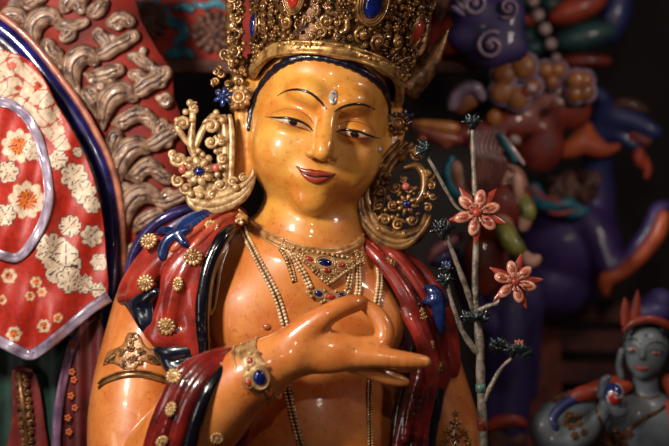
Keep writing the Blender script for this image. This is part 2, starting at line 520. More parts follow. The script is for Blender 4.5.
m1 = F1.mb(); m2 = F2.mb()
BODY = bvh_of(m1, m2); TORSO = bvh_of(m1)
full = MB(); full.add(m1.v[0], m1.f); full.add(m2.v[0], m2.f)
def body_paint(v):
    face = np.array([lin(c) for c in (222, 158, 68)]); chest = np.array([lin(c) for c in (214, 134, 66)])
    t = np.clip((v[:, 2] - (223 - 262)) / 55, 0, 1)
    t = t * t * (3 - 2 * t)
    t[v[:, 1] < -85] *= 0.0
    t[(v[:, 2] > 0)] = 1
    return chest + (face - chest) * t[:, None]
full.build('body', M_SKIN, statue, 'gold and orange lacquered body', paint=body_paint)

# ------------------------------------------------------------------ painted face
def stroke(name, pts, m, label=None, off=0.0, flat=0.7, bvh=None):
    """pts rows: x, y, width in frame directions, laid on the body"""
    q3, ns, q = drape_path(bvh or BODY, pts, off, 6)
    mb = MB(); tube(mb, q3, np.maximum(q[:, 2], 0.15), 8, flat, up=ns)
    return mb.build(name, m, statue, label)
stroke('eyebrow', [(277, 96, .3), (286, 91, .9), (298, 89.5, 1.2), (310, 93, 1.3), (320, 101, 1.2), (326.5, 109, .6)], M_BROW)
stroke('eyebrow', [(334, 112, .4), (342, 107, 1.1), (354, 104, 1.2), (365, 105, 1.0), (376, 110, .3)], M_BROW)
def eye(white, iris, lid, low, ic):
    mb = MB(); drape(mb, BODY, white, 0.35, 2, 1.6)
    o = mb.build('eye', M_WHITE, statue, 'half-closed eye')
    mb = MB(); drape(mb, BODY, iris, 0.7, 2, 1.5); mb.build('iris', M_BROW, o)
    for nm, pts, m in (('lid_line', lid, M_BROW), ('lash_line', low, M_LIP)):
        q3, ns, q = drape_path(BODY, pts, 0.3, 6); mb = MB(); tube(mb, q3, np.maximum(q[:, 2], .15), 8, .7, up=ns); mb.build(nm, m, o)
eye([(271, 118.5), (279, 119), (289, 119), (298, 121), (306, 125), (312, 130.5), (304, 128.2), (295, 126), (286, 123.4), (278, 120.8)],
    [(288.5, 119.5), (292, 119), (296.5, 120.5), (297, 123.5), (295.5, 125.4), (291.5, 124.6), (289, 122.5)],
    [(266.5, 117, .3), (276, 117.6, 1.0), (288, 118.2, 1.4), (299, 121, 1.4), (307, 125, 1.1), (313, 131, .4)],
    [(278, 121.2, .2), (288, 124.4, .5), (299, 127.4, .6), (311, 131.5, .3)], 0)
eye([(337, 131.5), (342, 131), (349, 131.5), (357, 132.5), (364, 134.5), (371, 137.5), (364, 138), (355, 137.2), (346, 135), (340, 133)],
    [(350.5, 131.8), (354, 131.8), (358, 133), (358.5, 135.6), (356.5, 137.2), (352.5, 136.5), (350.5, 134.5)],
    [(336, 131.5, .4), (342, 130, 1.0), (350, 130.2, 1.3), (360, 132, 1.3), (369, 135.5, 1.0), (380, 138.5, .3)],
    [(340, 133.6, .2), (348, 136.2, .5), (358, 138.4, .6), (370, 138.6, .3)], 0)
# upper lid creases
stroke('lid_crease', [(272, 113, .2), (284, 109, .4), (296, 110, .5), (306, 115, .4), (314, 124, .2)], mat('crease_paint', (120, 52, 22), 0.4), None)
stroke('lid_crease', [(337, 125, .2), (345, 122, .4), (355, 121.5, .5), (366, 125, .4), (375, 131, .2)], MATS['crease_paint'], None)
# lips, carved
FL = Field(H(-32, -100, -66).tolist(), H(32, -60, -32).tolist(), 0.7)
lo = np.minimum(H(-34, -100, -68), H(34, -60, -30)) - 6; hi = np.maximum(H(-34, -100, -68), H(34, -60, -30)) + 6
FL = Field(lo, hi, 0.7)
def lipchain(pts, k): FL.chain([(*hitp(q[0], q[1], q[3]), q[2]) for q in pts], k, 3)
def hitp(x, y, back): 
    p, n = hit(BODY, x, y); return p - n * back
lipchain([(295.5, 166, .6, .2), (304, 170.8, 2.0, 1.0), (311, 172, 2.9, 1.4), (315, 173.4, 2.6, 1.6), (319, 173.2, 2.9, 1.4), (327, 174.2, 2.2, 1.0), (336, 174, .6, .2)], 1.5)
FL2 = [(299, 169.5, .8, .4), (306, 176, 2.8, 1.0), (313, 179.4, 3.9, 1.2), (319, 180, 3.9, 1.2), (326, 178.4, 2.8, 1.0), (334, 176, .8, .4)]
lipchain(FL2, 0.8)
lips = FL.mb().build('lips', M_LIP, statue, 'painted red lips')
q3, ns, q = drape_path(BODY, [(296, 166.5, .3), (304, 173, .7), (311, 175.6, .8), (316, 176.4, .8), (322, 176, .8), (329, 176, .6), (335.5, 174, .3)], 2.6, 6)
q3[:5] = np.array([hit(BODY, r[0], r[1], 0.2 + 2.0 * i / 5)[0] for i, r in enumerate(q[:5])]); q3[-5:] = np.array([hit(BODY, r[0], r[1], 2.2 - 2.0 * i / 5)[0] for i, r in enumerate(q[-5:])])
mb = MB(); tube(mb, q3, q[:, 2] * 0.8, 6, .8, up=ns); mb.build('mouth_line', M_BROW, lips)
# urna on the brow
p, n = hit(BODY, 333, 97); fr = rot2(frame_of(n), math.radians(-10))
mb = MB(); ball(mb, p, (4.2, 8.6, 2.4), fr, 16, 10)
o = mb.build('forehead_mark', mat('silver_paint', (206, 196, 190), 0.25, .3, .6), statue, 'silvery drop-shaped forehead mark')
mb = MB(); curl(mb, fr, p + fr[:, 2] * 1.6 + fr[:, 1] * 2, 2.4, 1.2, 2.2, 1, .55)
tube(mb, place(fr, p, [(1, -1), (.5, -6)], 1.9), .5, 6)
mb.build('curl_line', M_BROW, o)
# hair line under the crown
hp = [(249, 131, 1.5), (250, 118, 2.2), (253, 104, 2.6), (259, 90, 2.8), (268, 77, 3.1), (279, 67, 3.2), (291, 60.5, 3.4), (304, 57, 3.4), (318, 57.5, 3.2), (332, 60, 3.2), (345, 64, 3.2), (358, 69.5, 3.1), (371, 77, 3.0), (381, 86, 2.8), (387, 98, 2.6), (389, 112, 2.0), (389, 124, 1.2)]
q3, ns, q = drape_path(BODY, hp, 0.4, 5)
qs = q[:, 2] * 1.35 * (1 + 0.12 * np.sin(np.arange(len(q)) * 1.9))
mb = MB(); tube(mb, q3, qs, 10, .9, up=ns)
for i in range(2, len(q) - 2, 3):
    d = norm(HC + HR @ np.array([0, -60, -10]) - q3[i])
    ball(mb, q3[i] + d * 1.6 + ns[i] * .6, (2.2, 1.6, 1.6), None, 7, 5)
mb.build('hairline', M_HAIR, statue, 'wavy blue-black hairline')

# ------------------------------------------------------------------ shawl, scarf and lining
def cloth(name, chains, m, k=5.0, label=None, h=1.6, parent=statue, n=4, paint=None, flat=1.0):
    """folded cloth: each chain is one fold, rows (x, y, depth, radius) in frame directions"""
    pts = []
    for ch in chains:
        q = np.array([[*P(r[0], r[1], r[2]), r[3]] for r in ch]); pts.append(smooth_path(q, n) if len(q) > 2 else q)
    al = np.concatenate(pts); R = al[:, 3].max() + k + 3
    F = Field(al[:, :3].min(0) - R, al[:, :3].max(0) + R, h)
    for q in pts: F.chain(q, k)
    mb = F.mb()
    o = mb.build(name, m, parent, label, paint=paint)
    return mb, o
# left shoulder (viewer's left): red cloth in long folds
L_red, _ = cloth('shawl', [
    [(238, 213, -8, 7), (216, 222, -26, 8), (190, 238, -42, 9), (163, 260, -44, 9), (145, 278, -40, 9), (134, 290, -34, 6)],
    [(242, 216, -10, 6), (222, 232, -38, 8), (203, 252, -50, 9), (188, 278, -54, 9), (182, 310, -52, 8), (178, 340, -46, 7)],
    [(226, 222, -28, 7), (196, 248, -48, 9), (174, 272, -53, 9), (167, 296, -53, 6), (161, 320, -50, 7), (160, 336, -48, 5)],
    [(208, 240, -44, 5), (190, 262, -58, 5), (176, 290, -62, 5), (171, 320, -57, 5), (176, 342, -50, 4)],
    [(190, 230, -36, 6), (165, 242, -34, 8), (146, 262, -28, 9), (133, 280, -24, 8), (124, 294, -18, 6)],
    [(206, 250, -48, 5), (196, 280, -58, 6), (196, 310, -58, 6), (200, 340, -54, 7), (204, 372, -50, 7)],
    [(188, 300, -56, 5), (190, 330, -55, 6), (196, 360, -52, 7)],
    [(120, 300, -18, 3), (131, 296, -36, 3.5), (143, 290, -46, 3.5), (152, 284, -52, 3.5)],
    [(146, 330, -46, 3), (156, 340, -52, 3.5), (170, 343, -54, 3.5), (188, 342, -55, 3.5), (206, 340, -54, 3.5)],
    [(152, 330, -48, 5), (166, 334, -52, 6), (184, 334, -54, 6)],
], M_RED, 5.5, 'red lacquered shawl over the near shoulder')
cloth('shawl_lining', [
    [(232, 228, -38, 4), (221, 240, -50, 6), (210, 262, -56, 6), (204, 286, -60, 6), (202, 312, -62, 6), (204, 350, -58, 5), (206, 380, -54, 5)],
    [(212, 250, -48, 6), (202, 280, -54, 7), (200, 310, -55, 7), (200, 340, -53, 6)],
    [(226, 240, -40, 5), (216, 262, -48, 6), (212, 286, -50, 6), (209, 312, -50, 5)],
], M_BLACK, 5, 'black lining of the shawl')
cloth('shawl_lining', [
    [(130, 302, -26, 6), (142, 300, -42, 7), (156, 292, -52, 5)],
    [(132, 306, -28, 4), (141, 316, -42, 6), (147, 330, -46, 4)],
    [(148, 302, -46, 6), (152, 320, -47, 6)],
    [(158, 350, -46, 5), (174, 352, -52, 7), (198, 349, -54, 6)],
    [(166, 360, -48, 6), (180, 370, -52, 8), (196, 360, -54, 7)],
], mat('navy_lacquer', (18, 26, 44), 0.25, 0, .8, rgb2=(10, 10, 20)), 5, 'dark navy underside of the shawl')
cloth('shawl_edge', [
    [(205, 207, -14, 4), (182, 211, -22, 5), (162, 220, -24, 5), (146, 234, -20, 5), (135, 252, -14, 5), (129, 272, -10, 4), (125, 292, -6, 3)],
], M_PURPLE, 3, 'dark purple border of the shawl')
cloth('shawl_edge', [
    [(236, 208, -14, 3), (214, 215, -32, 4), (196, 229, -48, 4.5), (180, 243, -54, 4), (172, 250, -55, 2.5)],
    [(238, 212, -18, 3), (222, 220, -38, 3.5), (203, 237, -54, 4), (188, 252, -59, 3)],
], M_SALMON, 2, 'salmon coloured fold of the shawl')
cloth('shawl_edge', [
    [(218, 208, -16, 2), (196, 214, -32, 3), (176, 224, -38, 3), (160, 234, -38, 2)],
], mat('grey_violet', (112, 104, 132), .35, 0, .6), 2)
# knotted blue scarf
scarf, _ = cloth('scarf', [
    [(222, 207, -20, 1.5), (203, 213, -38, 3.2), (187, 222, -46, 4.2), (179, 233, -54, 5.5)],
    [(216, 212, -32, 1.2), (199, 221, -46, 2.6), (184, 232, -54, 4)],
    [(179, 233, -54, 5), (168, 240, -54, 4.6), (163, 250, -54, 4.8), (162, 257, -56, 3.2)],
    [(179, 236, -55, 5), (184, 243, -59, 3.2), (190, 248, -60, 1.4)],
    [(178, 234, -54, 4.6), (187, 230, -56, 3), (190, 226, -54, 1.4)],
    [(174, 232, -52, 4), (163, 230, -46, 3), (158, 234, -44, 1.5)],
], M_BLUE, 2.0, 'glossy blue knotted scarf', h=1.2)
# drape falling across the forearm
D_red, _ = cloth('arm_drape', [
    [(244, 354, -72, 4), (228, 353, -104, 6), (206, 362, -118, 8), (190, 380, -126, 8.5), (178, 404, -128, 9), (166, 430, -124, 9), (156, 462, -116, 9)],
    [(238, 358, -96, 4), (220, 364, -118, 6.5), (203, 380, -130, 7), (190, 402, -134, 7.5), (180, 430, -130, 8), (172, 462, -122, 8)],
    [(208, 357, -108, 4), (190, 366, -112, 6), (178, 380, -114, 7), (168, 402, -114, 8), (158, 426, -112, 8), (148, 460, -104, 8)],
    [(197, 364, -118, 3), (184, 382, -132, 3.5), (173, 408, -135, 3.5), (162, 440, -130, 3.5)],
    [(247, 352, -58, 3.5), (230, 350, -92, 3.2), (206, 356, -112, 3.2), (188, 366, -116, 3)],
], M_DRED, 3.0, 'dark red drape over the forearm')
cloth('drape_lining', [
    [(238, 361, -108, 3.5), (224, 370, -124, 4.5), (210, 388, -134, 5), (200, 410, -136, 6), (192, 436, -132, 6), (186, 462, -128, 6)],
], M_BLACK, 4, 'black edge of the drape')
# cloth falling below the forearm in front of the waist
cloth('sash', [
    [(238, 410, -62, 7), (226, 424, -64, 9), (216, 450, -66, 10), (212, 480, -66, 10)],
    [(250, 408, -56, 5), (242, 425, -60, 7), (236, 450, -62, 8), (232, 480, -62, 8)],
], M_RED, 4)
# right shoulder
R_red, _ = cloth('shawl', [
    [(364, 236, 6, 5), (384, 250, -4, 8), (402, 268, -6, 9), (417, 290, -8, 10), (427, 315, -10, 9), (434, 345, -10, 9), (440, 372, -10, 9), (436, 392, -10, 6)],
    [(358, 238, -4, 4), (378, 258, -18, 5), (396, 280, -24, 6), (410, 304, -28, 7), (422, 330, -26, 7), (430, 360, -24, 8), (428, 386, -22, 7)],
    [(388, 250, 8, 7), (412, 268, 8, 9), (431, 290, 8, 9), (444, 316, 8, 8), (450, 345, 8, 8), (452, 372, 6, 7)],
    [(405, 312, -30, 4), (416, 330, -34, 4), (424, 350, -34, 5), (424, 372, -32, 6), (418, 396, -30, 6), (410, 425, -30, 6), (404, 470, -30, 6)],
], M_RED, 6, 'red shawl over the far shoulder')
cloth('shawl_edge', [
    [(372, 244, -14, 2), (390, 266, -24, 2.2), (405, 290, -27, 2.4), (414, 306, -28, 1.2)],
    [(380, 246, -4, 2), (400, 264, -14, 2.4), (418, 286, -15, 2.6), (430, 306, -14, 1.2)],
], M_SALMON, 2, 'shawl fold with its highlight painted in salmon')  # highlight on the red shawl's ridges, put in as salmon colour
cloth('shawl_edge', [
    [(378, 240, 12, 3), (398, 250, 14, 4), (418, 266, 16, 4), (434, 284, 16, 5), (448, 306, 16, 4), (456, 335, 14, 3)],
], M_PURPLE, 3, 'dark blue border of the shawl')
cloth('shawl_lining', [
    [(404, 304, -18, 4), (412, 322, -26, 6), (416, 340, -26, 8), (412, 362, -24, 8), (404, 392, -26, 6), (398, 425, -28, 6), (394, 470, -28, 6)],
    [(410, 330, -22, 6), (420, 345, -22, 7), (412, 372, -20, 8)],
], M_BLACK, 5, 'black lining of the shawl')
cloth('shawl_lining', [
    [(426, 384, -18, 6), (432, 402, -18, 8), (430, 425, -20, 7), (426, 460, -20, 7)],
    [(438, 392, -14, 7), (434, 415, -16, 6)],
], M_BLACK, 5)
cloth('sash', [
    [(418, 360, -32, 5), (413, 385, -36, 6), (406, 412, -38, 6), (400, 440, -38, 6.5), (396, 470, -38, 6)],
    [(428, 372, -28, 5), (422, 396, -32, 6), (416, 425, -34, 6), (412, 470, -34, 6)],
    [(434, 384, -24, 5), (430, 402, -28, 4), (425, 430, -30, 4), (423, 470, -30, 5)],
    [(423, 352, -36, 3), (418, 380, -42, 3.5), (410, 410, -45, 3), (406, 440, -45, 3)],
], M_DRED, 2.5, 'dark red ribbons hanging at the side')
cloth('scarf', [
    [(426, 288, -22, 3), (434, 292, -26, 6), (441, 300, -24, 5), (446, 304, -18, 3)],
    [(434, 294, -26, 5), (438, 306, -26, 6), (440, 320, -26, 5), (442, 331, -24, 3)],
    [(426, 302, -26, 3), (434, 300, -28, 5), (436, 300, -27, 5)],
], M_BLUE, 2.5, 'blue scarf end on the far shoulder', h=1.3)
CL = bvh_of(L_red, D_red, R_red, m1, m2)
ARM = bvh_of(m1, m2)

def medallion(x, y, r, ang=0, sq=1.0, m=M_PALEGOLD, bvh=CL, petals=12):
    p, n = hit(bvh, x, y); n = norm(n + np.array([0, -0.8, 0])); fr = rot2(frame_of(n), math.radians(ang))
    mb = MB()
    ball(mb, p, (r * .95, r * .95 * sq, r * .28), fr, 18, 6)
    for i in range(petals):
        a = 2 * math.pi * i / petals
        c = place(fr, p, [(math.cos(a) * r * .72, math.sin(a) * r * .72 * sq)], r * .22)[0]
        ball(mb, c, (r * .30, r * .21, r * .13), rot2(fr, a), 8, 5)
    for i in range(7):
        a = 2 * math.pi * i / 7
        ball(mb, place(fr, p, [(math.cos(a) * r * .3, math.sin(a) * r * .3 * sq)], r * .34)[0], r * .11, nu=6, nv=4)
    ball(mb, p + fr[:, 2] * r * .3, r * .2, nu=8, nv=5)
    mb.build('medallion', m, statue, 'gold flower medallion on the cloth')
for x, y, r, a, sq in ((212, 226, 8, -25, .7), (193, 257, 9.5, 10, .9), (149, 241, 9, 35, .8), (146, 283, 9, 15, .95), (178, 284, 7.5, 80, .6), (167, 326, 10, 0, .85),
                       (174, 376, 8, 35, .9), (171, 409, 7.5, 70, .6), (217, 438, 6.5, 0, .9), (162, 441, 6.5, 40, .7)):
    medallion(x, y, r, a, sq)
def gold_sprig(x, y, s, ang, bvh=CL, m=M_GOLD, name='gold_sprig'):
    p, n = hit(bvh, x, y); n = norm(n + np.array([0, -0.8, 0])); fr = rot2(frame_of(n), math.radians(ang))
    mb = MB()
    scroll(mb, fr, p, [(0, -s * 1.2), (0, 0), (s * .2, s * 1.1)], [s * .12, s * .16, s * .1])
    for k, (dy, r) in enumerate(((-.6, .42), (0.0, .48), (.6, .36))):
        for sg in (-1, 1):
            curl(mb, fr, place(fr, p, [(sg * s * .38, dy * s)])[0], s * r, 1.1, math.pi / 2 * (1 - sg) , sg, s * .12, 9, sides=5)
    ball(mb, p + fr[:, 2] * s * .2, s * .22, nu=7, nv=5)
    mb.build(name, m, statue)
for a in ((423, 314, 6, 20), (391, 262, 6, 60), (440, 366, 6, -10), (411, 411, 6, 15), (432, 345, 4, 0), (402, 440, 5, 0), (197, 330, 0.1, 0)):
    if a[2] > 1: gold_sprig(*a)

# ------------------------------------------------------------------ jewellery
M_BROWN = mat('bead_gap_brown', (70, 34, 20), .5, 0, .2)
def strand(pts, r, m, name='bead_strand', gap=1.55, bvh=None, off=0.0, label=None, double=0.0, dflt=-55):
    """beads threaded along a path laid on the surface"""
    q3, ns, q = drape_path(bvh or TORSO, pts, off, 10, dflt)
    mb = MB()
    for sg in ((-1, 1) if double else (0,)):
        pp = []
        for i in range(len(q3)):
            t = norm(q3[min(i + 1, len(q3) - 1)] - q3[max(i - 1, 0)]); s = norm(np.cross(t, ns[i])); pp.append(q3[i] + s * sg * double)
        pp = np.array(pp); L = np.concatenate([[0], np.cumsum(np.linalg.norm(np.diff(pp, axis=0), axis=1))])
        for l in np.arange(0, L[-1], r * gap):
            c = np.array([np.interp(l, L, pp[:, k]) for k in range(3)]); nn = np.array([np.interp(l, L, ns[:, k]) for k in range(3)])
            ball(mb, c + nn * r * .6, r, nu=7, nv=5)
    ud = MB(); tube(ud, q3, max(r, double) * .95, 6, .3, up=ns);  # dark strip under the beads, painted shade of the gaps between them
    o = mb.build(name, m, statue, label); ud.build('bead_gap_shade', M_BROWN, o); return o
    return mb.build(name, m, statue, label)
# thick collar ring with a twisted edge
def ring(pts, name, rr, m, off, label=None, bvh=None):
    q3, ns, q = drape_path(bvh or TORSO, pts, off, 8); mb = MB(); tube(mb, q3, rr, 10, .75, up=ns); return mb.build(name, m, statue, label)
col = [(238, 214), (246, 221), (258, 230), (274, 240), (292, 248), (312, 253), (332, 254), (346, 251), (356, 246), (362, 239)]
M_BAND = mat('rubbed_gold', (196, 142, 82), 0.34, .25, .6, rgb2=(140, 88, 46), nscale=80)
ring(col, 'collar', 4.4, M_BAND, 0.2, 'dull gold collar ring')
ring([(x + (0.6), y - 4.6) for x, y in col], 'collar_rim', 1.0, M_PALEGOLD, 1.5)
ring([(x - .6, y + 4.4) for x, y in col], 'collar_rim', 1.1, M_PALEGOLD, 1.2)
strand([(239, 220), (246, 236), (256, 255), (267, 276), (277, 297), (283, 317), (287, 334)], 2.0, M_IVORY, gap=1.75, double=2.3, label='long double bead string')
strand([(236, 221), (243, 238), (253, 257), (264, 278), (274, 299), (280, 319), (283.5, 333)], .8, M_IVORY, gap=1.8)
strand([(286, 372), (287, 388), (291, 408), (296, 428), (301, 446), (305, 462)], 2.0, M_PALEGOLD, gap=1.75, double=2.2)
strand([(290, 372), (291.5, 388), (295, 408), (300, 428), (305, 446)], 1.0, M_PALEGOLD, gap=1.8)
strand([(372, 245), (377, 262), (379, 282), (377, 300), (374, 318)], 2.0, M_IVORY, gap=1.75, double=2.2, label='long double bead string')
strand([(371, 370), (369, 390), (369, 412), (370, 446), (371, 462)], 1.6, M_PALEGOLD, gap=1.75, double=2.0)
strand([(280, 249), (286, 259), (290, 270), (294, 283)], 1.9, M_PALEGOLD, gap=1.8, double=0)
strand([(283, 247), (289, 257), (293, 268), (296, 281)], 1.2, M_PALEGOLD, gap=1.8)
strand([(291, 252), (296, 262), (303, 273), (310, 288)], 2.0, M_IVORY, gap=1.75, double=1.6)
strand([(349, 262), (350, 276), (347, 290), (344, 298)], 1.9, M_IVORY, gap=1.75, double=1.8)
strand([(357, 262), (358, 275), (358, 289), (356, 298)], 1.9, M_IVORY, gap=1.75, double=1.8)
# triangular pendant with stones
mb = MB(); drape(mb, TORSO, [(293, 250), (304, 254), (322, 257), (344, 258), (357, 262), (346, 271), (336, 279), (327, 284), (315, 275), (303, 263)], 1.4, 3, 4.0, 1.5, 4, sm=0)
pend = mb.build('pendant', M_BAND, statue, 'triangular gold breast pendant')
def gem_on(parent, x, y, a, b, ang, mg, bvh=TORSO, off=1.5, h=None, name='gem', bez=True, m_b=M_PALEGOLD, lean=.0):
    p, n = hit(bvh, x, y, off); n = norm(n + np.array([0, -lean, 0])); fr = rot2(frame_of(n), math.radians(ang))
    bz = gem(parent, p, fr, a, b, h or min(a, b) * .7, mg, m_b, name=name)
    if bez: bz.build('bezel', m_b, parent)
    return p, fr
gem_on(pend, 324, 263.5, 7.2, 3.8, -8, M_GEMB, off=3)
gem_on(pend, 309, 260, 4.2, 2.7, -20, M_GEMR, off=3)
gem_on(pend, 326, 271.5, 4.4, 2.8, -10, M_GEMR, off=3)
gem_on(pend, 340, 266, 4.4, 2.6, 10, M_GEMR, off=3)
mb = MB(); rr = random.Random(3)
for (a, b) in (((292, 252), (327, 284)), ((358, 263), (327, 284)), ((296, 256), (326, 281)), ((352, 268), (330, 282)), ((294, 249), (350, 259))):
    for t in np.linspace(0, 1, 13):
        x = a[0] + (b[0] - a[0]) * t; y = a[1] + (b[1] - a[1]) * t
        p, n = hit(TORSO, x, y, 3.2); ball(mb, p, rr.uniform(1.3, 2.3), nu=7, nv=5)
for x, y in ((316, 269), (334, 273), (345, 266), (350, 262), (302, 257), (321, 277), (328, 279), (356, 258), (360, 256), (361, 262), (355, 254), (288, 248), (283, 244)):
    p, n = hit(TORSO, x, y, 3.2); fr = frame_of(n); ball(mb, p, 1.6, nu=7, nv=5)
    for k in range(5): ball(mb, place(fr, p, [(2.6 * math.cos(k * 1.256), 2.6 * math.sin(k * 1.256))])[0], 1.3, nu=6, nv=4)
mb.build('filigree', M_PALEGOLD, pend)
# lower chain of stones
mb = MB(); drape(mb, TORSO, [(306, 289), (316, 294), (332, 298), (346, 297), (347, 301), (330, 304), (314, 300), (305, 294)], 1.0, 3, 4, 1, 3, sm=0)
ch = mb.build('pendant', M_BAND, statue, 'gold chain link set with stones')
gem_on(ch, 318, 293, 3.8, 3.0, -15, M_GEMB, off=3); gem_on(ch, 330, 296.5, 4.6, 3.2, -5, M_GEMR, off=3); gem_on(ch, 341, 296, 3.8, 3.0, 10, M_GEMB, off=3)
mb = MB()
for x, y in ((309, 291), (311, 296), (324, 290), (335, 291), (347, 293), (350, 297), (324, 300), (330, 303), (336, 301), (311, 287), (346, 288), (327, 306), (321, 302), (340, 302)):
    p, n = hit(TORSO, x, y, 3); ball(mb, p, 1.9, nu=8, nv=5)
mb.build('filigree', M_PALEGOLD, ch)
# navel / dots
for x, y in ((267, 327),):
    mb = MB(); p, n = hit(TORSO, x, y); ball(mb, p, (4.2, 3.4, 2.2) , frame_of(n), 12, 6); mb.build('nipple', mat('brown_paint', (160, 84, 34), .4, 0, .6), statue)

# ---- wrist bracelet
AX = norm(P(292, 362, -114) - P(238, 382, -106))
def cuff(c, ax, R, w, m, name, label=None, rims=2, parent=statue, rr=1.8):
    u = norm(np.cross(ax, [0, 0, 1])); v = np.cross(ax, u); t = np.linspace(0, 2 * math.pi, 41)[:-1]
    mb = MB(); V = []; F = []
    prof = [(-w, R - 2), (-w, R + .6), (-w * .5, R + 1.4), (0, R + 1.7), (w * .5, R + 1.4), (w, R + .6), (w, R - 2)]
    for (z, r) in prof: V.extend([c + ax * z + (u * math.cos(a) + v * math.sin(a)) * r for a in t])
    for j in range(len(prof) - 1):
        for i in range(40): k = (i + 1) % 40; F.append((j * 40 + i, j * 40 + k, j * 40 + 40 + k, j * 40 + 40 + i))
    mb.add(V, F)
    for z in np.linspace(-w, w, rims):
        tube(mb, [c + ax * z + (u * math.cos(a) + v * math.sin(a)) * (R + 1.3) for a in t], rr, 6, closed=True, up=ax)
    o = mb.build(name, m, parent, label); return o, u, v
bc = P(257, 372, -109)
br, bu, bv = cuff(bc, AX, 28.5, 11, M_PALEGOLD, 'bracelet', 'jewelled gold wrist bracelet', 4, rr=1.5)
BR = bvh_of(m2)
mb = MB(); drape(mb, BR, [(242, 385), (244, 371), (249, 359), (256, 352), (263, 361), (270, 377), (269, 387), (257, 391)], 2.6, 3, 4, 1.5, 4, sm=2)
mb.build('bracelet_plate', M_PALEGOLD, br)
gem_on(br, 259.5, 377, 6.0, 7.6, 12, M_GEMB, BR, 5.2); gem_on(br, 251.5, 362.5, 2.8, 3.4, 10, M_GEMR, BR, 5.0); gem_on(br, 249, 382, 3.0, 3.6, 0, M_GEMR, BR, 5.0); gem_on(br, 269, 390, 2.4, 2.6, 0, M_GEMR, BR, 5.0)
mb = MB(); rr = random.Random(5)
for i in range(60):
    x = rr.uniform(238, 274); y = rr.uniform(347, 397)
    if not inside([(241, 387), (247, 359), (256, 350), (264, 360), (272, 384), (262, 392)], (x, y)) or math.hypot(x - 259.5, (y - 377) * .8) < 9: continue
    p, n = hit(BR, x, y, 4.4); fr = rot2(frame_of(n), rr.uniform(0, 6.28))
    if rr.random() < .5: curl(mb, fr, p, rr.uniform(1.8, 2.8), 1.1, 0, rr.choice((-1, 1)), .8, 8, sides=5)
    else: ball(mb, p, rr.uniform(1.0, 1.7), nu=6, nv=4)
tube(mb, [hit(BR, 259.5 + 8.6 * math.cos(t), 377 + 10.4 * math.sin(t), 4.2)[0] for t in np.linspace(0, 6.28, 25)[:-1]], 1.0, 6, closed=True)
mb.build('filigree', M_PALEGOLD, br)
# ---- armlet on the upper arm
ar = MB(); drape(ar, TORSO, [(103, 366), (108, 352), (122, 345), (128, 333), (139, 334), (146, 346), (158, 351), (164, 360), (158, 366), (142, 362), (134, 372), (124, 370), (114, 364)], .1, 2, 3, 1.2, 3, sm=3)
arm = ar.build('armlet', mat('dull_armlet_gold', (166, 112, 62), .45, .3, .4, rgb2=(120, 72, 38), nscale=60, bump=.4, bscale=160), statue, 'carved gold armlet')
mb = MB(); rr = random.Random(8)
for (x, y, s) in ((133, 346, 5.5), (124, 352, 4.5), (142, 352, 4.5), (133, 360, 5), (115, 358, 4), (151, 358, 4), (133, 337, 3.4), (126, 364, 3.4), (140, 363, 3.2), (109, 361, 3), (158, 361, 3)):
    p, n = hit(TORSO, x, y, 2.0); fr = frame_of(n)
    for k in range(4):
        c_ = place(fr, p, [(rr.uniform(-s, s) * .8, rr.uniform(-s, s) * .6)], .3)[0]; curl(mb, rot2(fr, rr.uniform(0, 6)), c_, s * .62, 1.3, 0, rr.choice((-1, 1)), s * .2, 11, .9, sides=6)
    ball(mb, p + n, s * .3, nu=7, nv=5)
mb.build('filigree', M_BRONZEGOLD, arm)
q3, ns, q = drape_path(TORSO, [(99, 388, 2), (106, 382, 2.6), (122, 376, 3), (140, 375, 3), (158, 379, 3), (168, 383, 2)], .4, 6)
mb = MB(); tube(mb, q3, q[:, 2], 8, .7, up=ns); tube(mb, q3 + ns * .6 + np.array([0, 0, 4.2]), 1.1, 6, 1, up=ns); mb.build('arm_band', M_BRONZEGOLD, statue, 'plain double arm band')
# armlet of the far arm
mb = MB(); rr = random.Random(18); 
for (x, y, s) in ((456, 424, 7), (448, 432, 5), (464, 432, 5), (456, 438, 6), (446, 442, 5), (468, 441, 5), (456, 413, 4), (456, 448, 6), (440, 446, 4)):
    p, n = hit(TORSO, x, y, 1.0); fr = frame_of(n)
    for k in range(5):
        a = k * 1.257 + .3; ball(mb, place(fr, p, [(s * .6 * math.cos(a), s * .6 * math.sin(a))], .5)[0], (s * .42, s * .25, s * .3), rot2(fr, a), 7, 5)
    ball(mb, p + n, s * .3, nu=7, nv=5)
mb.build('armlet', M_GOLD, statue, 'gold armlet on the far arm')

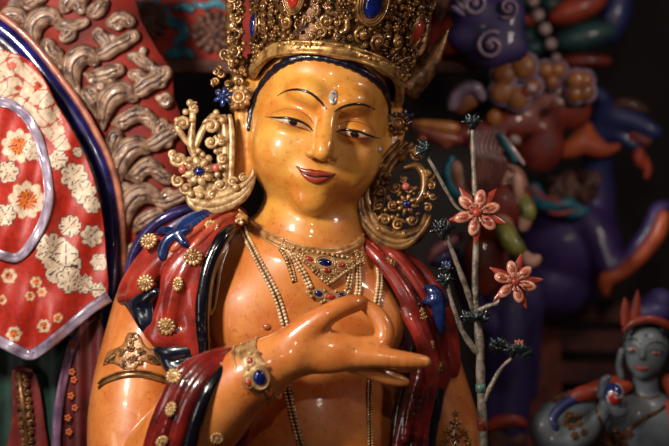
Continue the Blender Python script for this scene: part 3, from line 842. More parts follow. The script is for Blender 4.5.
# ------------------------------------------------------------------ earrings
def earring(c, mir, sc, m, mg, tilt, label):
    """c: middle of the flower; 2-D units as seen in the photograph, y up"""
    fr = rot2(frame_of([0.05 * mir, -1, 0.05]), math.radians(tilt))
    mb = MB(); X = lambda pts: [(x * sc * mir, y * sc) for x, y in pts]; W = lambda ws: [w * sc for w in ws]
    # crescent, in three ribs
    for k, (o, ww) in enumerate(((0, 6.5), (-6, 5), (6.5, 4.2))):
        scroll(mb, fr, c - fr[:, 2] * (4 - k), X([(-16, -16 + o * .2), (-9, -27 + o), (6, -33 + o), (24, -31 + o), (42, -23 + o * .9), (53, -10 + o * .5), (55, 0 + o * .3)]), W([1.5, ww * .8, ww, ww, ww * .9, ww * .6, 1]), .8)
    # upright bands beside the ear
    for k, (dx, ww) in enumerate(((-4, 4.2), (2.5, 3.4), (-10, 2.6))):
        scroll(mb, fr, c - fr[:, 2] * 6, X([(27 + dx, -26), (29 + dx, -5), (31 + dx, 18), (32 + dx, 40), (31 + dx, 58)]), W([ww, ww, ww * 1.05, ww, ww * .7]), .8)
    # branching scrolls
    scroll(mb, fr, c - fr[:, 2] * 3, X([(-2, 12), (-7, 28), (-5, 46), (-4, 60), (-6, 66)]), W([4, 4.6, 3.6, 3.8, 4.8]), .8)
    scroll(mb, fr, c - fr[:, 2] * 3, X([(-4, 22), (2, 36), (10, 50), (18, 57), (26, 55)]), W([2.5, 4, 3.6, 3.8, 2]), .8)
    scroll(mb, fr, c - fr[:, 2] * 3, X([(-6, 24), (-14, 36), (-20, 46), (-19, 52)]), W([2.5, 3.4, 3.4, 3]), .8)
    for (x, y, r, a0, sg) in ((-14, 50, 7, 3.4, -1), (14, 46, 7.5, 2.8, -1), (-2, 66, 5, 1, 1), (13, 30, 6.5, 1, -1), (24, 30, 5, 0, 1), (-20, 14, 8, 2.2, 1), (-26, 20, 5, 0, -1),
                              (-22, -8, 6, 2, 1), (-14, -16, 6, 3, 1), (20, -14, 6, 0, -1), (33, -12, 5, 0, 1), (44, -8, 4, 1, 1), (12, -24, 5, 0, 1), (24, 12, 5, 1, 1)):
        curl(mb, fr, place(fr, c, X([(x, y)]), 0)[0], r * 1.12 * sc, 1.25, a0 if mir > 0 else math.pi - a0, sg * mir, r * sc * .42, 14, .9, sides=7)
    for (x, y, r) in ((-11, 62, 3.6), (-1, 63, 3.6), (-6, 71, 4), (-5, 53, 3), (20, 60, 3.4), (26, 52, 3.6), (-20, 54, 3.4)): ball(mb, place(fr, c, X([(x, y)]), 0)[0], r * sc, nu=9, nv=6)
    for (x, y, a, b) in ((2, -2, 17, 15), (2, -16, 16, 9), (22, -18, 14, 9), (0, 12, 9, 12)): ball(mb, place(fr, c, X([(x, y)]), -3)[0], (a * sc, b * sc, 4 * sc), fr, 14, 8)
    for (x, y, r) in ((-10, -22, 4), (0, -24, 3.5), (36, -18, 4), (18, -4, 3.4), (21, 3, 3), (18, 20, 3), (-10, 12, 4), (10, 13, 4)): ball(mb, place(fr, c, X([(x, y)]), 3)[0], r * sc, nu=8, nv=6)
    o = mb.build('earring', m, statue, label)
    # flower with a stone
    fl = MB()
    for k in range(8):
        a = k * math.pi / 4 + .2
        ball(fl, place(fr, c, [(10 * sc * math.cos(a), 10 * sc * math.sin(a))], 4)[0], (6 * sc, 4.4 * sc, 3 * sc), rot2(fr, a), 9, 6)
    for k in range(8):
        a = k * math.pi / 4 + .2; scroll(fl, rot2(fr, a), c, [(8 * sc, 0), (13 * sc, 0), (19 * sc, 0)], [3.4 * sc, 2.6 * sc, .4], .5, 3)
    for k in range(12):
        a = k * math.pi / 6
        ball(fl, place(fr, c, [(7 * sc * math.cos(a), 6 * sc * math.sin(a))], 6)[0], 1.5 * sc, nu=6, nv=4)
    for k in range(3): ball(fl, place(fr, c, X([((k - 1) * 4, 17 + (4 if k == 1 else 0))]), 3)[0], 3.4 * sc, nu=8, nv=5)
    fl.build('earring_flower', m, o)
    g = MB(); ball(g, c + fr[:, 2] * 7, (5.4 * sc, 4.4 * sc, 3.2 * sc), fr, 14, 8); g.build('gem', mg, o)
    for sg in (-1, 1):
        g = MB(); ball(g, place(fr, c, [(sg * 17 * sc, 3 * sc)], 4)[0], (4.2 * sc, 4.6 * sc, 3.5 * sc), fr, 10, 6); g.build('bead', mat('pink_coral', (196, 96, 84), .3, 0, .6), o)
    return o
earring(P(199.5, 172, -34), 1, .96, M_EARG, M_GEMB, 3, 'pale gold scrolling earring with a blue stone')
# far earring: rounder, hangs lower
c = P(400, 203, -8); fr = rot2(frame_of([-0.1, -1, 0.1]), math.radians(-14))
mb = MB()
for k, (o_, ww) in enumerate(((0, 7.5), (7, 6), (-5, 4))):
    scroll(mb, fr, c - fr[:, 2] * (5 - k * 2), [(-36, 18 - o_ * .2), (-38 + o_ * .5, -2), (-30 + o_ * .6, -22 + o_ * .8), (-12, -36 + o_), (8, -38 + o_), (22, -30 + o_ * .8), (29 - o_ * .3, -16), (30 - o_ * .4, -4)], [2, ww * .7, ww * .9, ww, ww, ww * .9, ww * .7, 1.5], .8)
for k, dx in enumerate((0, 7, 13)):
    scroll(mb, fr, c - fr[:, 2] * 6, [(-32 + dx, -8), (-34 + dx, 14), (-30 + dx, 34), (-22 + dx, 50), (-16 + dx, 62)], [3, 4, 4, 3.4, 2], .8)
rr = random.Random(11)
scroll(mb, fr, c, [(-6, 34), (8, 40), (18, 30), (20, 14), (14, 2)], [3, 4, 4.6, 4.4, 3], .9)
scroll(mb, fr, c, [(-10, 40), (-4, 52), (6, 55), (12, 48)], [3, 4, 4, 3], .9)
for (x, y, r) in ((-20, 22, 7), (-22, 6, 6), (-20, -8, 6), (-10, -20, 7), (4, -22, 7), (16, -14, 6), (-8, 14, 6), (-6, -4, 6), (22, 14, 6), (20, 34, 7), (4, 52, 7), (-12, 48, 5), (28, 2, 5), (6, 16, 4.5), (-14, -30, 4), (2, -30, 4), (26, 24, 5), (-28, 30, 5), (12, -28, 4), (30, 14, 4), (-2, 24, 4.5)):
    curl(mb, fr, place(fr, c, [(x, y)], 1.5)[0], r, 1.3, rr.uniform(0, 6), rr.choice((-1, 1)), r * .34, 13, .9, sides=6)
for i in range(40):
    a = rr.uniform(0, 6.28); r = rr.uniform(8, 26); ball(mb, place(fr, c, [(r * math.cos(a) - 2, r * math.sin(a) - 2)], 1)[0], rr.uniform(1.5, 3), nu=7, nv=5)
eo = mb.build('earring', M_BRONZEGOLD, statue, 'round gold earring with a blue stone, shade put in as darker gold')  # darker gold than the near earring, shade given by the material
pc = place(fr, c, [(7, 0)], 4)[0]
mb = MB()
for k in range(8): a = k * math.pi / 4; ball(mb, place(fr, pc, [(7 * math.cos(a), 7 * math.sin(a))], 0)[0], (4, 2.6, 2), rot2(fr, a), 8, 5)
mb.build('earring_flower', M_BRONZEGOLD, eo)
mb = MB(); ball(mb, pc + fr[:, 2] * 3, (4, 3.8, 3), fr, 12, 7); mb.build('gem', M_GEMB, eo)
mb = MB(); ball(mb, place(fr, pc, [(-5, 17)], 2)[0], (4, 4, 3), fr, 10, 6); mb.build('bead', MATS['pink_coral'], eo)
p, n = hit(BODY, 379, 149.5); mb = MB(); ball(mb, p - np.array([0, 1.5, 0]), 3.2, nu=8, nv=6); mb.build('ear_stud', MATS['silver_paint'], statue, 'small bright ear stud')

# ------------------------------------------------------------------ crown
def CS(th, z, out=0.0):
    """crown wall: th around the head (0 = front), z height above the eyes"""
    fl = 1 + max(0, z - 60) * 0.0022
    rx, ry = 74 * fl + out, 84 * fl + out
    p = np.array([rx * math.sin(th), 10 - ry * math.cos(th), z])
    n = norm(np.array([math.sin(th) / rx, -math.cos(th) / ry, -0.0016]) * 80)
    return HC + HR @ p, norm(HR @ n)
mb = MB(); V = []; F = []; nt_ = 60; zs = [30, 60, 66, 90, 120, 150, 190]
base_z = lambda th: 68.5 - 26 * (1 - math.cos(th)) - 22 * max(0, abs(th) - .9)
for j, z in enumerate(zs):
    for i in range(nt_):
        th = -math.pi + 2 * math.pi * i / nt_
        zz = max(base_z(th), 10) + (z - 30) / 160 * (185 - max(base_z(th), 10))
        V.append(CS(th, zz)[0])
for j in range(len(zs) - 1):
    for i in range(nt_): k = (i + 1) % nt_; F.append((j * nt_ + i, j * nt_ + k, (j + 1) * nt_ + k, (j + 1) * nt_ + i))
mb.add(V, F)
crown = mb.build('crown', M_DARKGOLD, statue, 'tall openwork gold crown set with red and blue stones')
# rolled band above the hair line
mb = MB(); pts = []; ups = []
for th in np.linspace(-1.62, 1.62, 61):
    p, n = CS(th, base_z(th) + 3, 1.5); pts.append(p); ups.append(n)
tube(mb, pts, [6.2 + 1.2 * math.cos(9 * t) for t in np.linspace(-1.6, 1.6, 61)], 10, .7, up=np.array(ups))
tube(mb, [p + u * 3 - HR[:, 2] * 4 for p, u in zip(pts, ups)], 1.6, 6, 1, up=np.array(ups))
tube(mb, [p + u * 2.5 + HR[:, 2] * 6 for p, u in zip(pts, ups)], 2.0, 6, 1, up=np.array(ups))
rr = random.Random(4)
for th in np.linspace(-1.3, 1.3, 40):
    p, n = CS(th, base_z(th) + 5 + rr.uniform(-2, 4), 5.5); fr = rot2(frame_of(n, HR[:, 2]), rr.uniform(0, 6))
    if rr.random() < .6: ball(mb, p, (rr.uniform(2, 5), rr.uniform(1, 2.4), 1.6), fr, 8, 5)
mb.build('crown_band', M_GOLD, crown, 'rolled gold band of the crown')
# pierced scrollwork of curls and beads
gems = [(-0.62, 118, 7.5, 15, M_GEMR, 'red'), (0.24, 122, 9, 16, M_GEMB, 'blue'), (0.98, 106, 7.5, 12, M_GEMR, 'red'), (-1.32, 84, 6.2, 12.5, M_GEMB, 'blue'), (1.75, 96, 8, 14, M_GEMB, 'blue'), (-.2, 168, 8, 13, M_GEMR, 'red')]
mats3 = [M_BRONZEGOLD, M_DARKGOLD, M_GOLD]
fil = MB(); rr = random.Random(21)
placed = []
for tries in range(9000):
    th = rr.uniform(-2.1, 2.1); z = rr.uniform(base_z(th) + 14, 182)
    r = rr.uniform(4.2, 9.5) if rr.random() < .6 else rr.uniform(3, 5)
    if any(abs(th - g[0]) * 80 < g[2] * 1.7 + r * .7 and abs(z - g[1]) < g[3] * 1.3 + r * .7 for g in gems): continue
    if any((th - a) ** 2 * 6400 + (z - b) ** 2 < (0.72 * (r + c)) ** 2 for a, b, c in placed): continue
    placed.append((th, z, r))
    p, n = CS(th, z, rr.uniform(1, 7)); fr = rot2(frame_of(n, HR[:, 2]), rr.uniform(-.5, .5))
    kind = rr.random()
    if kind < .62: curl(fil, fr, p, r, 1.35, rr.uniform(0, 6.28), rr.choice((-1, 1)), r * .32, 12, .95, sides=6)
    elif kind < .85:
        ball(fil, p, r * .45, nu=8, nv=5)
        for k in range(6): ball(fil, place(fr, p, [(r * .75 * math.cos(k * 1.047), r * .75 * math.sin(k * 1.047))])[0], r * .3, nu=6, nv=4)
    else:
        scroll(fil, fr, p, [(-r * .4, -r), (r * .3, -r * .2), (-r * .1, r), (r * .5, r * 1.6)], [r * .3, r * .42, r * .34, r * .1], .9)
    if len(placed) > 380: break
for i in range(520):
    th = rr.uniform(-2.0, 2.0); z = rr.uniform(base_z(th) + 8, 182)
    if any(abs(th - g[0]) * 80 < g[2] * 1.5 and abs(z - g[1]) < g[3] * 1.2 for g in gems): continue
    p, n = CS(th, z, rr.uniform(0, 6)); ball(fil, p, rr.uniform(1.2, 2.6), nu=6, nv=4)
fil.build('crown_scrollwork', M_BRONZEGOLD, crown)
for th, z, a, b, mg, cname in gems:
    p, n = CS(th, z, 7); fr = frame_of(n, HR[:, 2])
    bz = gem(crown, p, fr, a, b, a * .55, mg, M_BRONZEGOLD, name='crown_gem', bez=(1.12, 1.4, 1.7), glabel='%s oval crown stone' % cname)
    ball(bz, p - fr[:, 2] * 4, (a * 1.8, b + a * .8, 5), fr, 18, 6)
    for k in range(14):
        t = k * 2 * math.pi / 14; ball(bz, place(fr, p, [(a * 2.05 * math.cos(t), (b + a * 1.05) * math.sin(t))], -1)[0], a * .24, nu=6, nv=4)
    bz.build('gem_setting', M_BRONZEGOLD, crown)
# projecting leaf points of the crown
def crown_leaf(base, tip, w, m, bend=0.0, d0=-20, d1=-20):
    a = P(*base, d0); b = P(*tip, d1); ax = b - a; L = np.linalg.norm(ax); fr = frame_of([0, -1, 0], ax); mb = MB()
    scroll(mb, fr, a, [(0, 0), (bend, L * .4), (bend * .6, L * .75), (0, L)], [w, w * .8, w * .42, .8], .5, n=6)
    for k in range(6):
        t = k / 6
        for sg in (-1, 1):
            curl(mb, fr, place(fr, a, [(sg * w * (1 - t) * .8 + bend * t, L * (t * .9 + .05))], 1)[0], w * .34 * (1.1 - t * .6), 1.2, 1.5, sg, w * .1 * (1.2 - t * .5), 9, .9, sides=5)
    mb.build('crown_leaf', m, crown)
crown_leaf((404, 92), (449, 27), 14, M_DARKGOLD, 5, 20, 10)
crown_leaf((412, 60), (428, -30), 14, M_DARKGOLD, 2, 30, 20)
# beaded rosettes over the ears
def rosette(c, r, m, mg, blue, parent=crown):
    fr = frame_of([-.1, -1, .1]); mb = MB()
    for k in range(10):
        t = k * 2 * math.pi / 10; ball(mb, place(fr, c, [(r * math.cos(t), r * math.sin(t))])[0], r * .36, nu=8, nv=6)
    t = np.linspace(0, 2 * math.pi, 19)[:-1]; tube(mb, place(fr, c, np.column_stack([np.cos(t), np.sin(t)]) * r * .62, 1.5), r * .16, 6, closed=True)
    mb.build('rosette', m, parent)
    g = MB(); ball(g, c, (r * .55, r * .55, r * .4), fr, 10, 6); g.build('rosette_centre', mg, parent)
    fl = MB(); c2 = c + fr @ np.array(blue)
    for k in range(6): a = k * 1.047 + .4; ball(fl, place(fr, c2, [(r * .6 * math.cos(a), r * .6 * math.sin(a))])[0], (r * .62, r * .3, r * .3), rot2(fr, a), 8, 5)
    ball(fl, c2 + fr[:, 2] * 2, r * .28, nu=7, nv=5)
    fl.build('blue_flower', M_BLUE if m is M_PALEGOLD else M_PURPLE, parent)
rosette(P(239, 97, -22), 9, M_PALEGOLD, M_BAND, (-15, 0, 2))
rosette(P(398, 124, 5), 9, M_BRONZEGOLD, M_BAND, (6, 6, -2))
mb = MB(); fr = frame_of([-.1, -1, .1])
for (x, y, r) in ((216, 82, 5), (222, 74, 5), (232, 62, 5), (228, 84, 4), (219, 92, 4), (240, 82, 5), (243, 70, 4), (236, 54, 4), (249, 92, 3.4), (247, 104, 3), (216, 72, 4)):
    curl(mb, fr, P(x, y, -18), r, 1.3, rr.uniform(0, 6), rr.choice((-1, 1)), r * .38, 12, .9, sides=7)
for i in range(30): ball(mb, P(rr.uniform(226, 246), rr.uniform(-8, 108), -20), rr.uniform(1.6, 3.0), nu=7, nv=5)
for i in range(26):
    y = -10 + i * 3.2; x = 228 + rr.uniform(-4, 14) - (6 if y > 60 else 0); r = rr.uniform(4, 7.5)
    curl(mb, rot2(fr, rr.uniform(0, 6)), P(x, y, -12 + rr.uniform(-6, 6)), r, 1.3, 0, rr.choice((-1, 1)), r * .36, 12, .95, sides=7)
for y in range(-10, 110, 9): ball(mb, P(238 - (4 if y < 60 else 0), y, -4), (9, 8, 8), None, 10, 7)
mb.build('side_scroll', M_BRONZEGOLD, crown)

# ================================================================== AROUND THE STATUE
RF = lambda d: (DC + d) / DC
def PP(pts, d): return np.array([P(x, y, d if len(r) < 1 else r[0]) for x, y, *r in pts])
def slab(mb, poly, d, thick, sm=0, bevel=2.0):
    """flat carved board: outline in frame directions at depth d, real thickness behind it"""
    pl = np.asarray(poly, float)
    if sm: pl = smooth_path(np.vstack([pl, pl[:1]]), sm)[:-1]
    vs = [Vector(q) for q in pl]; nb = len(vs)
    r = geometry.delaunay_2d_cdt(vs, [(i, (i + 1) % nb) for i in range(nb)], [list(range(nb))], 1, 1e-5)
    vs, fs = r[0], r[2]; n = len(vs)
    c = pl.mean(0)
    A = [P(v.x, v.y, d) for v in vs]; B = [a + np.array([0, thick, 0]) for a in A]
    F = []; cnt = {}
    for f in fs:
        f = list(f); a = A[f[1]] - A[f[0]]; b = A[f[2]] - A[f[0]]
        if np.cross(a, b)[1] > 0: f = f[::-1]
        F.append(tuple(f)); F.append(tuple(i + n for i in f[::-1]))
        for i in range(len(f)): cnt[(f[i], f[(i + 1) % len(f)])] = 1
    for (a, b) in cnt:
        if (b, a) not in cnt: F.append((b, a, a + n, b + n))
    mb.add(A + B, F)
M_WALL = mat('dark_brown_plaster', (28, 14, 12), .8, vary=.5, nscale=6)  # very dark brown plaster, tone varied by noise
M_CREDD = mat('carved_red_ground', (150, 38, 26), .7, nscale=12, rgb2=(96, 22, 18), bump=.25, bscale=50)
M_LEAF = mat('worn_carved_wood', (160, 124, 100), .42, .1, .4, nscale=46, rgb2=(74, 44, 36), bump=.5, bscale=90)
M_RIM = mat('cobalt_rim', (38, 34, 110), .22, 0, .9, nscale=30, rgb2=(18, 16, 66), bump=.12)
M_RIMS = mat('salmon_rim', (190, 112, 84), .4, 0, .5, nscale=40, rgb2=(130, 66, 50), bump=.2)
M_RIMW = mat('silver_rim', (128, 126, 128), .3, .3, .6, nscale=60, rgb2=(44, 38, 44), bump=.3)
M_TURQ = mat('turquoise_paint', (34, 128, 146), .45, 0, .3, rgb2=(16, 76, 100), nscale=40)
M_DWOOD = mat('dark_red_wood', (96, 44, 36), .5, 0, .3, rgb2=(56, 24, 22), nscale=20)

def structure(name, mb, m): return tag(mb.build(name, m, None, smooth=False), kind='structure')
mb = MB(); a = P(-400, -300, 640); b = P(1100, 1000, 640)
mb.add([[a[0], 640, a[2]], [b[0], 640, a[2]], [b[0], 640, -750], [a[0], 640, -750], [a[0], 680, a[2]], [b[0], 680, a[2]], [b[0], 680, -750], [a[0], 680, -750]],
       [(0, 3, 2, 1), (4, 5, 6, 7), (0, 1, 5, 4), (1, 2, 6, 5), (2, 3, 7, 6), (3, 0, 4, 7)])
structure('wall_back', mb, M_WALL)
mb = MB(); x0, x1 = a[0], b[0]
mb.add([[x0, -1700, -750], [x1, -1700, -750], [x1, 680, -750], [x0, 680, -750], [x0, -1700, -790], [x1, -1700, -790], [x1, 680, -790], [x0, 680, -790]],
       [(0, 1, 2, 3), (7, 6, 5, 4), (0, 4, 5, 1), (1, 5, 6, 2), (2, 6, 7, 3), (3, 7, 4, 0)])
structure('floor', mb, M_DWOOD)

# ---- carved halo with the blue rim
halo = thing('carved_halo', 'carved red halo with tan scrolling leaves and a curved glossy blue rim', 'halo', P(60, 560, 60))
rim = [(-30, 8), (0, 28), (18, 43), (35, 62), (57, 91), (74, 115), (88, 140), (101, 168), (109, 200), (112, 240), (112, 290), (109, 330), (104, 370), (101, 410), (99, 450), (98, 500)]
q = smooth_path(rim, 5)
def rimtube(dx, w, m, name, dd, flat, label=None, n=12):
    t = np.gradient(q, axis=0); nrm_ = np.column_stack([-t[:, 1], t[:, 0]]); nrm_ /= np.linalg.norm(nrm_, axis=1)[:, None]
    p = q - nrm_ * dx
    mb = MB(); tube(mb, [P(x, y, 45 + dd) for x, y in p], w, n, flat); mb.build(name, m, halo, label)
rimtube(0, 8.2, M_RIM, 'rim', 0, .8, 'glossy cobalt blue rim')
rimtube(-9.2, 3.0, M_RIMW, 'rim_fillet', 0, 1.0, 'worn silvery inner fillet')
rimtube(-16, 5.5, mat('dark_maroon', (62, 26, 30), .4, 0, .4), 'rim_cove', 6, .7, 'dark maroon cove inside the rim')
rimtube(10.5, 3.6, M_RIMS, 'rim_fillet', 2, .9, 'salmon outer fillet')
mb = MB(); slab(mb, [(-30, -30), (128, -30), (140, 20), (158, 52), (172, 70), (173, 96), (184, 125), (186, 160), (190, 196), (176, 222), (150, 250), (140, 300), (138, 345), (118, 352), (112, 290), (112, 240), (109, 200), (101, 168), (88, 140), (74, 115), (57, 91), (35, 62), (18, 43), (0, 28), (-30, 8)], 62, 14)
mb.build('halo_panel', M_CREDD, halo, 'red painted ground')
FRH = frame_of([0, -1, 0])
def leafpart(strokes, balls=(), m=M_LEAF, d=56, parent=halo, name='scroll_leaf', gain=1.3, k=3.5):
    """carved leaf: strokes (x, y, width) melted together, flattened, with veins cut along them"""
    cs = []
    for st in strokes:
        qq = smooth_path(np.asarray(st, float), 5); qq[:, 2] *= gain * np.clip(.4 + np.arange(len(qq)) / 8.0, 0, 1)
        cs.append(np.array([[*P(x, y, d), r] for x, y, r in qq]))
    bs_ = [(P(x, y, d), r * 1.1) for x, y, r in balls]
    al = np.vstack([np.column_stack([c[:, :3] - c[:, 3:], ]) for c in cs] + [np.column_stack([c[:, :3] + c[:, 3:]]) for c in cs] + [[c - r for c, r in bs_] + [c + r for c, r in bs_]] if bs_ else [c[:, :3] - c[:, 3:] for c in cs] + [c[:, :3] + c[:, 3:] for c in cs])
    F = Field(al.min(0) - k - 4, al.max(0) + k + 4, 1.1)
    for c in cs: F.chain(c, k)
    for c, r in bs_:
        F.ell(c, (r, r, r), k)
    for c in cs:
        t = np.gradient(c[:, :3], axis=0); s_ = np.cross(t, [0, -1.0, 0]); s_ /= np.linalg.norm(s_, axis=1)[:, None] + 1e-9
        for off in (-.45, .35):
            v = c.copy(); v[:, :3] += s_ * (c[:, 3] * off)[:, None]; v[:, 1] -= c[:, 3] * math.sqrt(1 - off * off); v[:, 3] = np.maximum(.9, c[:, 3] * .14)
            F.chain(v[2:], 1.5, op='sub')
    for c, r in bs_:      # a spiral cut in each curled tip
        sp_ = spiral2(r * .72, 1.1, c[0], 1, 10)
        F.chain([[c[0] + q_[0], c[1] - math.sqrt(max(0, r * r - q_ @ q_)), c[2] + q_[1], max(.8, r * .16)] for q_ in sp_], 1.2, op='sub')
    mb = F.mb(); v = mb.v[0]; v[:, 1] = d + (v[:, 1] - d) * .72
    mb.build(name, m, parent)
lv = [
 ([[(38, 48, 2), (33, 38, 5), (33, 26, 7), (40, 18, 7.5), (50, 15, 6), (57, 21, 3.5)]], [(58, 22, 4)]),
 ([[(55, 28, 2), (63, 25, 4.5), (72, 26, 4), (84, 23, 3)], [(70, 28, 2), (70, 34, 4.5), (64, 38, 3)]], [(86, 22, 3.4), (64, 38, 4)]),
 ([[(60, 70, 1.5), (58, 60, 3.5), (50, 54, 5.5), (47, 46, 6)], [(50, 54, 3), (58, 52, 4)]], [(48, 44, 6), (58, 53, 4)]),
 ([[(80, 96, 2), (73, 80, 5), (72, 66, 7.5), (80, 56, 8), (90, 55, 6), (95, 62, 3)]], [(94, 62, 4)]),
 ([[(90, 56, 3), (104, 53, 5.5), (114, 46, 5.5), (124, 42, 5), (132, 36, 4)], [(108, 50, 3), (104, 40, 5), (98, 34, 4)]], [(98, 33, 6), (134, 36, 6), (112, 38, 5)]),
 ([[(84, 74, 2), (96, 76, 5), (108, 73, 5.5), (118, 69, 5)], [(98, 76, 3), (100, 84, 4.5)]], [(119, 69, 5), (101, 85, 5), (92, 80, 4), (110, 79, 4.5)]),
 ([[(98, 120, 1.5), (96, 108, 3.5), (92, 100, 5.5), (88, 94, 6)]], [(91, 92, 6.5), (98, 98, 4.5)]),
 ([[(103, 130, 2), (104, 114, 5.5), (108, 100, 8), (118, 92, 8.5), (128, 92, 6), (134, 98, 3)]], [(132, 98, 4)]),
 ([[(128, 92, 3), (140, 90, 5.5), (148, 84, 6), (156, 80, 5.5), (165, 74, 5)], [(146, 84, 3), (140, 76, 4.5), (132, 74, 3)]], [(166, 72, 6), (156, 70, 5.5), (133, 75, 4.5), (162, 84, 4)]),
 ([[(112, 124, 2), (122, 121, 5), (134, 115, 6), (146, 114, 5)], [(138, 116, 4), (150, 120, 5), (156, 126, 3)]], [(122, 124, 6), (152, 124, 5), (137, 110, 5)]),
 ([[(110, 166, 1.5), (112, 152, 3.5), (113, 142, 5), (116, 136, 5.5)]], [(114, 136, 6.5), (121, 144, 4)]),
 ([[(118, 206, 2), (115, 186, 5), (118, 166, 7.5), (127, 151, 8.5), (139, 145, 7), (148, 149, 3)]], [(146, 150, 4)]),
 ([[(140, 146, 3), (154, 144, 5.5), (164, 137, 6), (172, 132, 5)], [(160, 140, 3), (158, 130, 4.5), (163, 124, 4)]], [(174, 131, 6), (162, 124, 5), (168, 144, 4.5)]),
 ([[(126, 178, 2), (136, 174, 5), (147, 166, 6), (156, 168, 5)], [(150, 168, 4), (162, 176, 5), (170, 180, 3)]], [(138, 178, 5.5), (166, 178, 5), (150, 162, 5)]),
 ([[(120, 214, 1.5), (122, 200, 3), (124, 192, 4.5)]], [(126, 188, 6)]),
 ([[(121, 245, 2), (122, 226, 5), (126, 208, 7.5), (135, 196, 8), (147, 193, 7), (156, 198, 5)]], []),
 ([[(150, 198, 3), (164, 202, 5.5), (176, 198, 5), (188, 192, 4)], [(160, 202, 3), (166, 194, 4)]], [(168, 192, 4.5), (186, 192, 4)]),
 ([[(134, 232, 2), (142, 222, 5), (152, 216, 5), (160, 212, 3)]], [(140, 224, 5)]),
 ([[(122, 300, 2), (124, 280, 4), (126, 262, 6), (134, 250, 6)]], [(134, 250, 5)]),
 ([[(165, 94, 3), (166, 101, 5)]], [(166, 101, 7), (158, 98, 3)]),
 ([[(2, 34, 2), (4, 24, 5), (10, 15, 6.5), (20, 16, 5), (25, 23, 3)]], [(24, 24, 4), (12, 20, 4)]),
 ([[(22, 0, 2), (30, 2, 5), (40, -4, 6)], [(20, 2, 3), (14, 6, 5)]], [(14, 5, 5), (28, 6, 4)]),
 ([[(62, 12, 2), (66, 4, 5), (74, -4, 6), (84, -2, 5)], [(74, 0, 3), (80, 8, 5)]], [(81, 9, 5), (66, 8, 4)]),
 ([[(88, 14, 2), (96, 12, 5), (102, 4, 5)]], [(93, 10, 6), (104, 2, 4)]),
 ([[(106, 24, 2), (114, 22, 5), (122, 18, 5), (130, 22, 4)]], [(118, 26, 5), (130, 22, 4.5)]),
 ([[(135, 54, 2), (140, 60, 4), (150, 66, 4)]], [(132, 56, 5), (150, 66, 4.5), (143, 50, 4)]),
]
for st, bl in lv: leafpart(st, bl)

# ---- painted frieze board
fz = thing('painted_frieze', 'dark red painted frieze board with brown flowers and turquoise scrolls', 'frieze', P(330, 80, 205))
mb = MB(); slab(mb, [(100, -60), (478, -60), (478, 60), (100, 60)], 210, 20); mb.build('board', mat('frieze_red', (168, 48, 30), .8, 0, 0, rgb2=(130, 34, 26), nscale=20), fz, smooth=False)
mb = MB(); slab(mb, [(100, 60), (478, 60), (478, 72), (100, 72)], 198, 34); mb.build('moulding', mat('brown_moulding', (112, 68, 58), .75, 0, 0, rgb2=(70, 38, 34)), fz, 'brown lower moulding', smooth=False)
M_FLB = mat('brown_relief', (122, 82, 66), .6, 0, .15, rgb2=(80, 46, 38), nscale=40, bump=.3)
for cx, cy, r in ((150, 20, 21), (213, 32, 23), (88, 28, 18), (444, 6, 18)):
    mb = MB(); c = P(cx, cy, 207)
    for ring_, nn, rad in ((.78, 12, .26), (.48, 9, .24), (.2, 5, .2)):
        for k in range(nn):
            a_ = k * 2 * math.pi / nn + ring_; ball(mb, place(FRH, c, [(r * 1.1 * ring_ * math.cos(a_), r * 1.1 * ring_ * math.sin(a_))], 2 + (1 - ring_) * 3)[0], (r * rad, r * rad * .8, 3.5), rot2(FRH, a_), 9, 6)
    ball(mb, c - np.array([0, 4, 0]), (r * .16, 3, r * .16), None, 8, 5)
    mb.build('relief_flower', M_FLB, fz, 'brown relief flower')
for st in ([[(168, 4, 3), (164, 14, 5), (172, 22, 6), (182, 26, 6), (184, 36, 5), (176, 42, 4)]], [[(166, 52, 5), (174, 54, 6), (186, 52, 5), (192, 56, 3)], [(174, 44, 3), (180, 50, 4)]],
           [[(104, 8, 3), (108, 0, 4), (118, 0, 4), (122, 8, 4), (114, 14, 3)]], [[(138, 2, 4), (148, 5, 5), (158, 2, 4)]], [[(192, 3, 4), (204, 6, 3.5), (216, 3, 4), (226, 8, 3)]], [[(140, 52, 4), (146, 54, 5)]], [[(172, 8, 3), (184, 6, 4), (192, 10, 3)]]):
    leafpart([[(x, y, r * .66) for x, y, r in s_] for s_ in st], (), M_TURQ, 206, fz, 'turquoise_scroll')

# ---- robed statue at the left: brocade in folds
robe = thing('brocade_robe', 'red brocade robe with white and orange flowers and silver ribbon trim', 'robe', P(20, 560, 10))
C = lambda r, g, b: np.array([lin(r), lin(g), lin(b)])
RED, CREAM, ORG, DKR, BLK, TAN = C(174, 34, 15), C(214, 192, 166), C(214, 110, 34), C(96, 18, 16), C(50, 40, 44), C(200, 160, 120)
def flower_at(x, y, cx, cy, r, n, ph, inner):
    dx, dy = x - cx, y - cy; a_ = np.arctan2(dy, dx); R = np.hypot(dx, dy); e = r * (0.86 + .14 * np.abs(np.cos(n * a_ / 2 + ph)) * 1.6 - .06)
    out = np.full(x.shape, -1); out[R < e] = 0; out[(R < e) & (R > e - .9)] = 3
    if inner:
        ri = r * .52 * (0.8 + .3 * np.abs(np.cos(n * a_ * .9 + ph))); out[R < ri] = 1; out[(R < ri) & (np.cos(a_ * 11 + R * .5) > .75)] = 2
    else:
        out[(R < e * .8) & (np.cos(a_ * n) > .93)] = 3
    return out
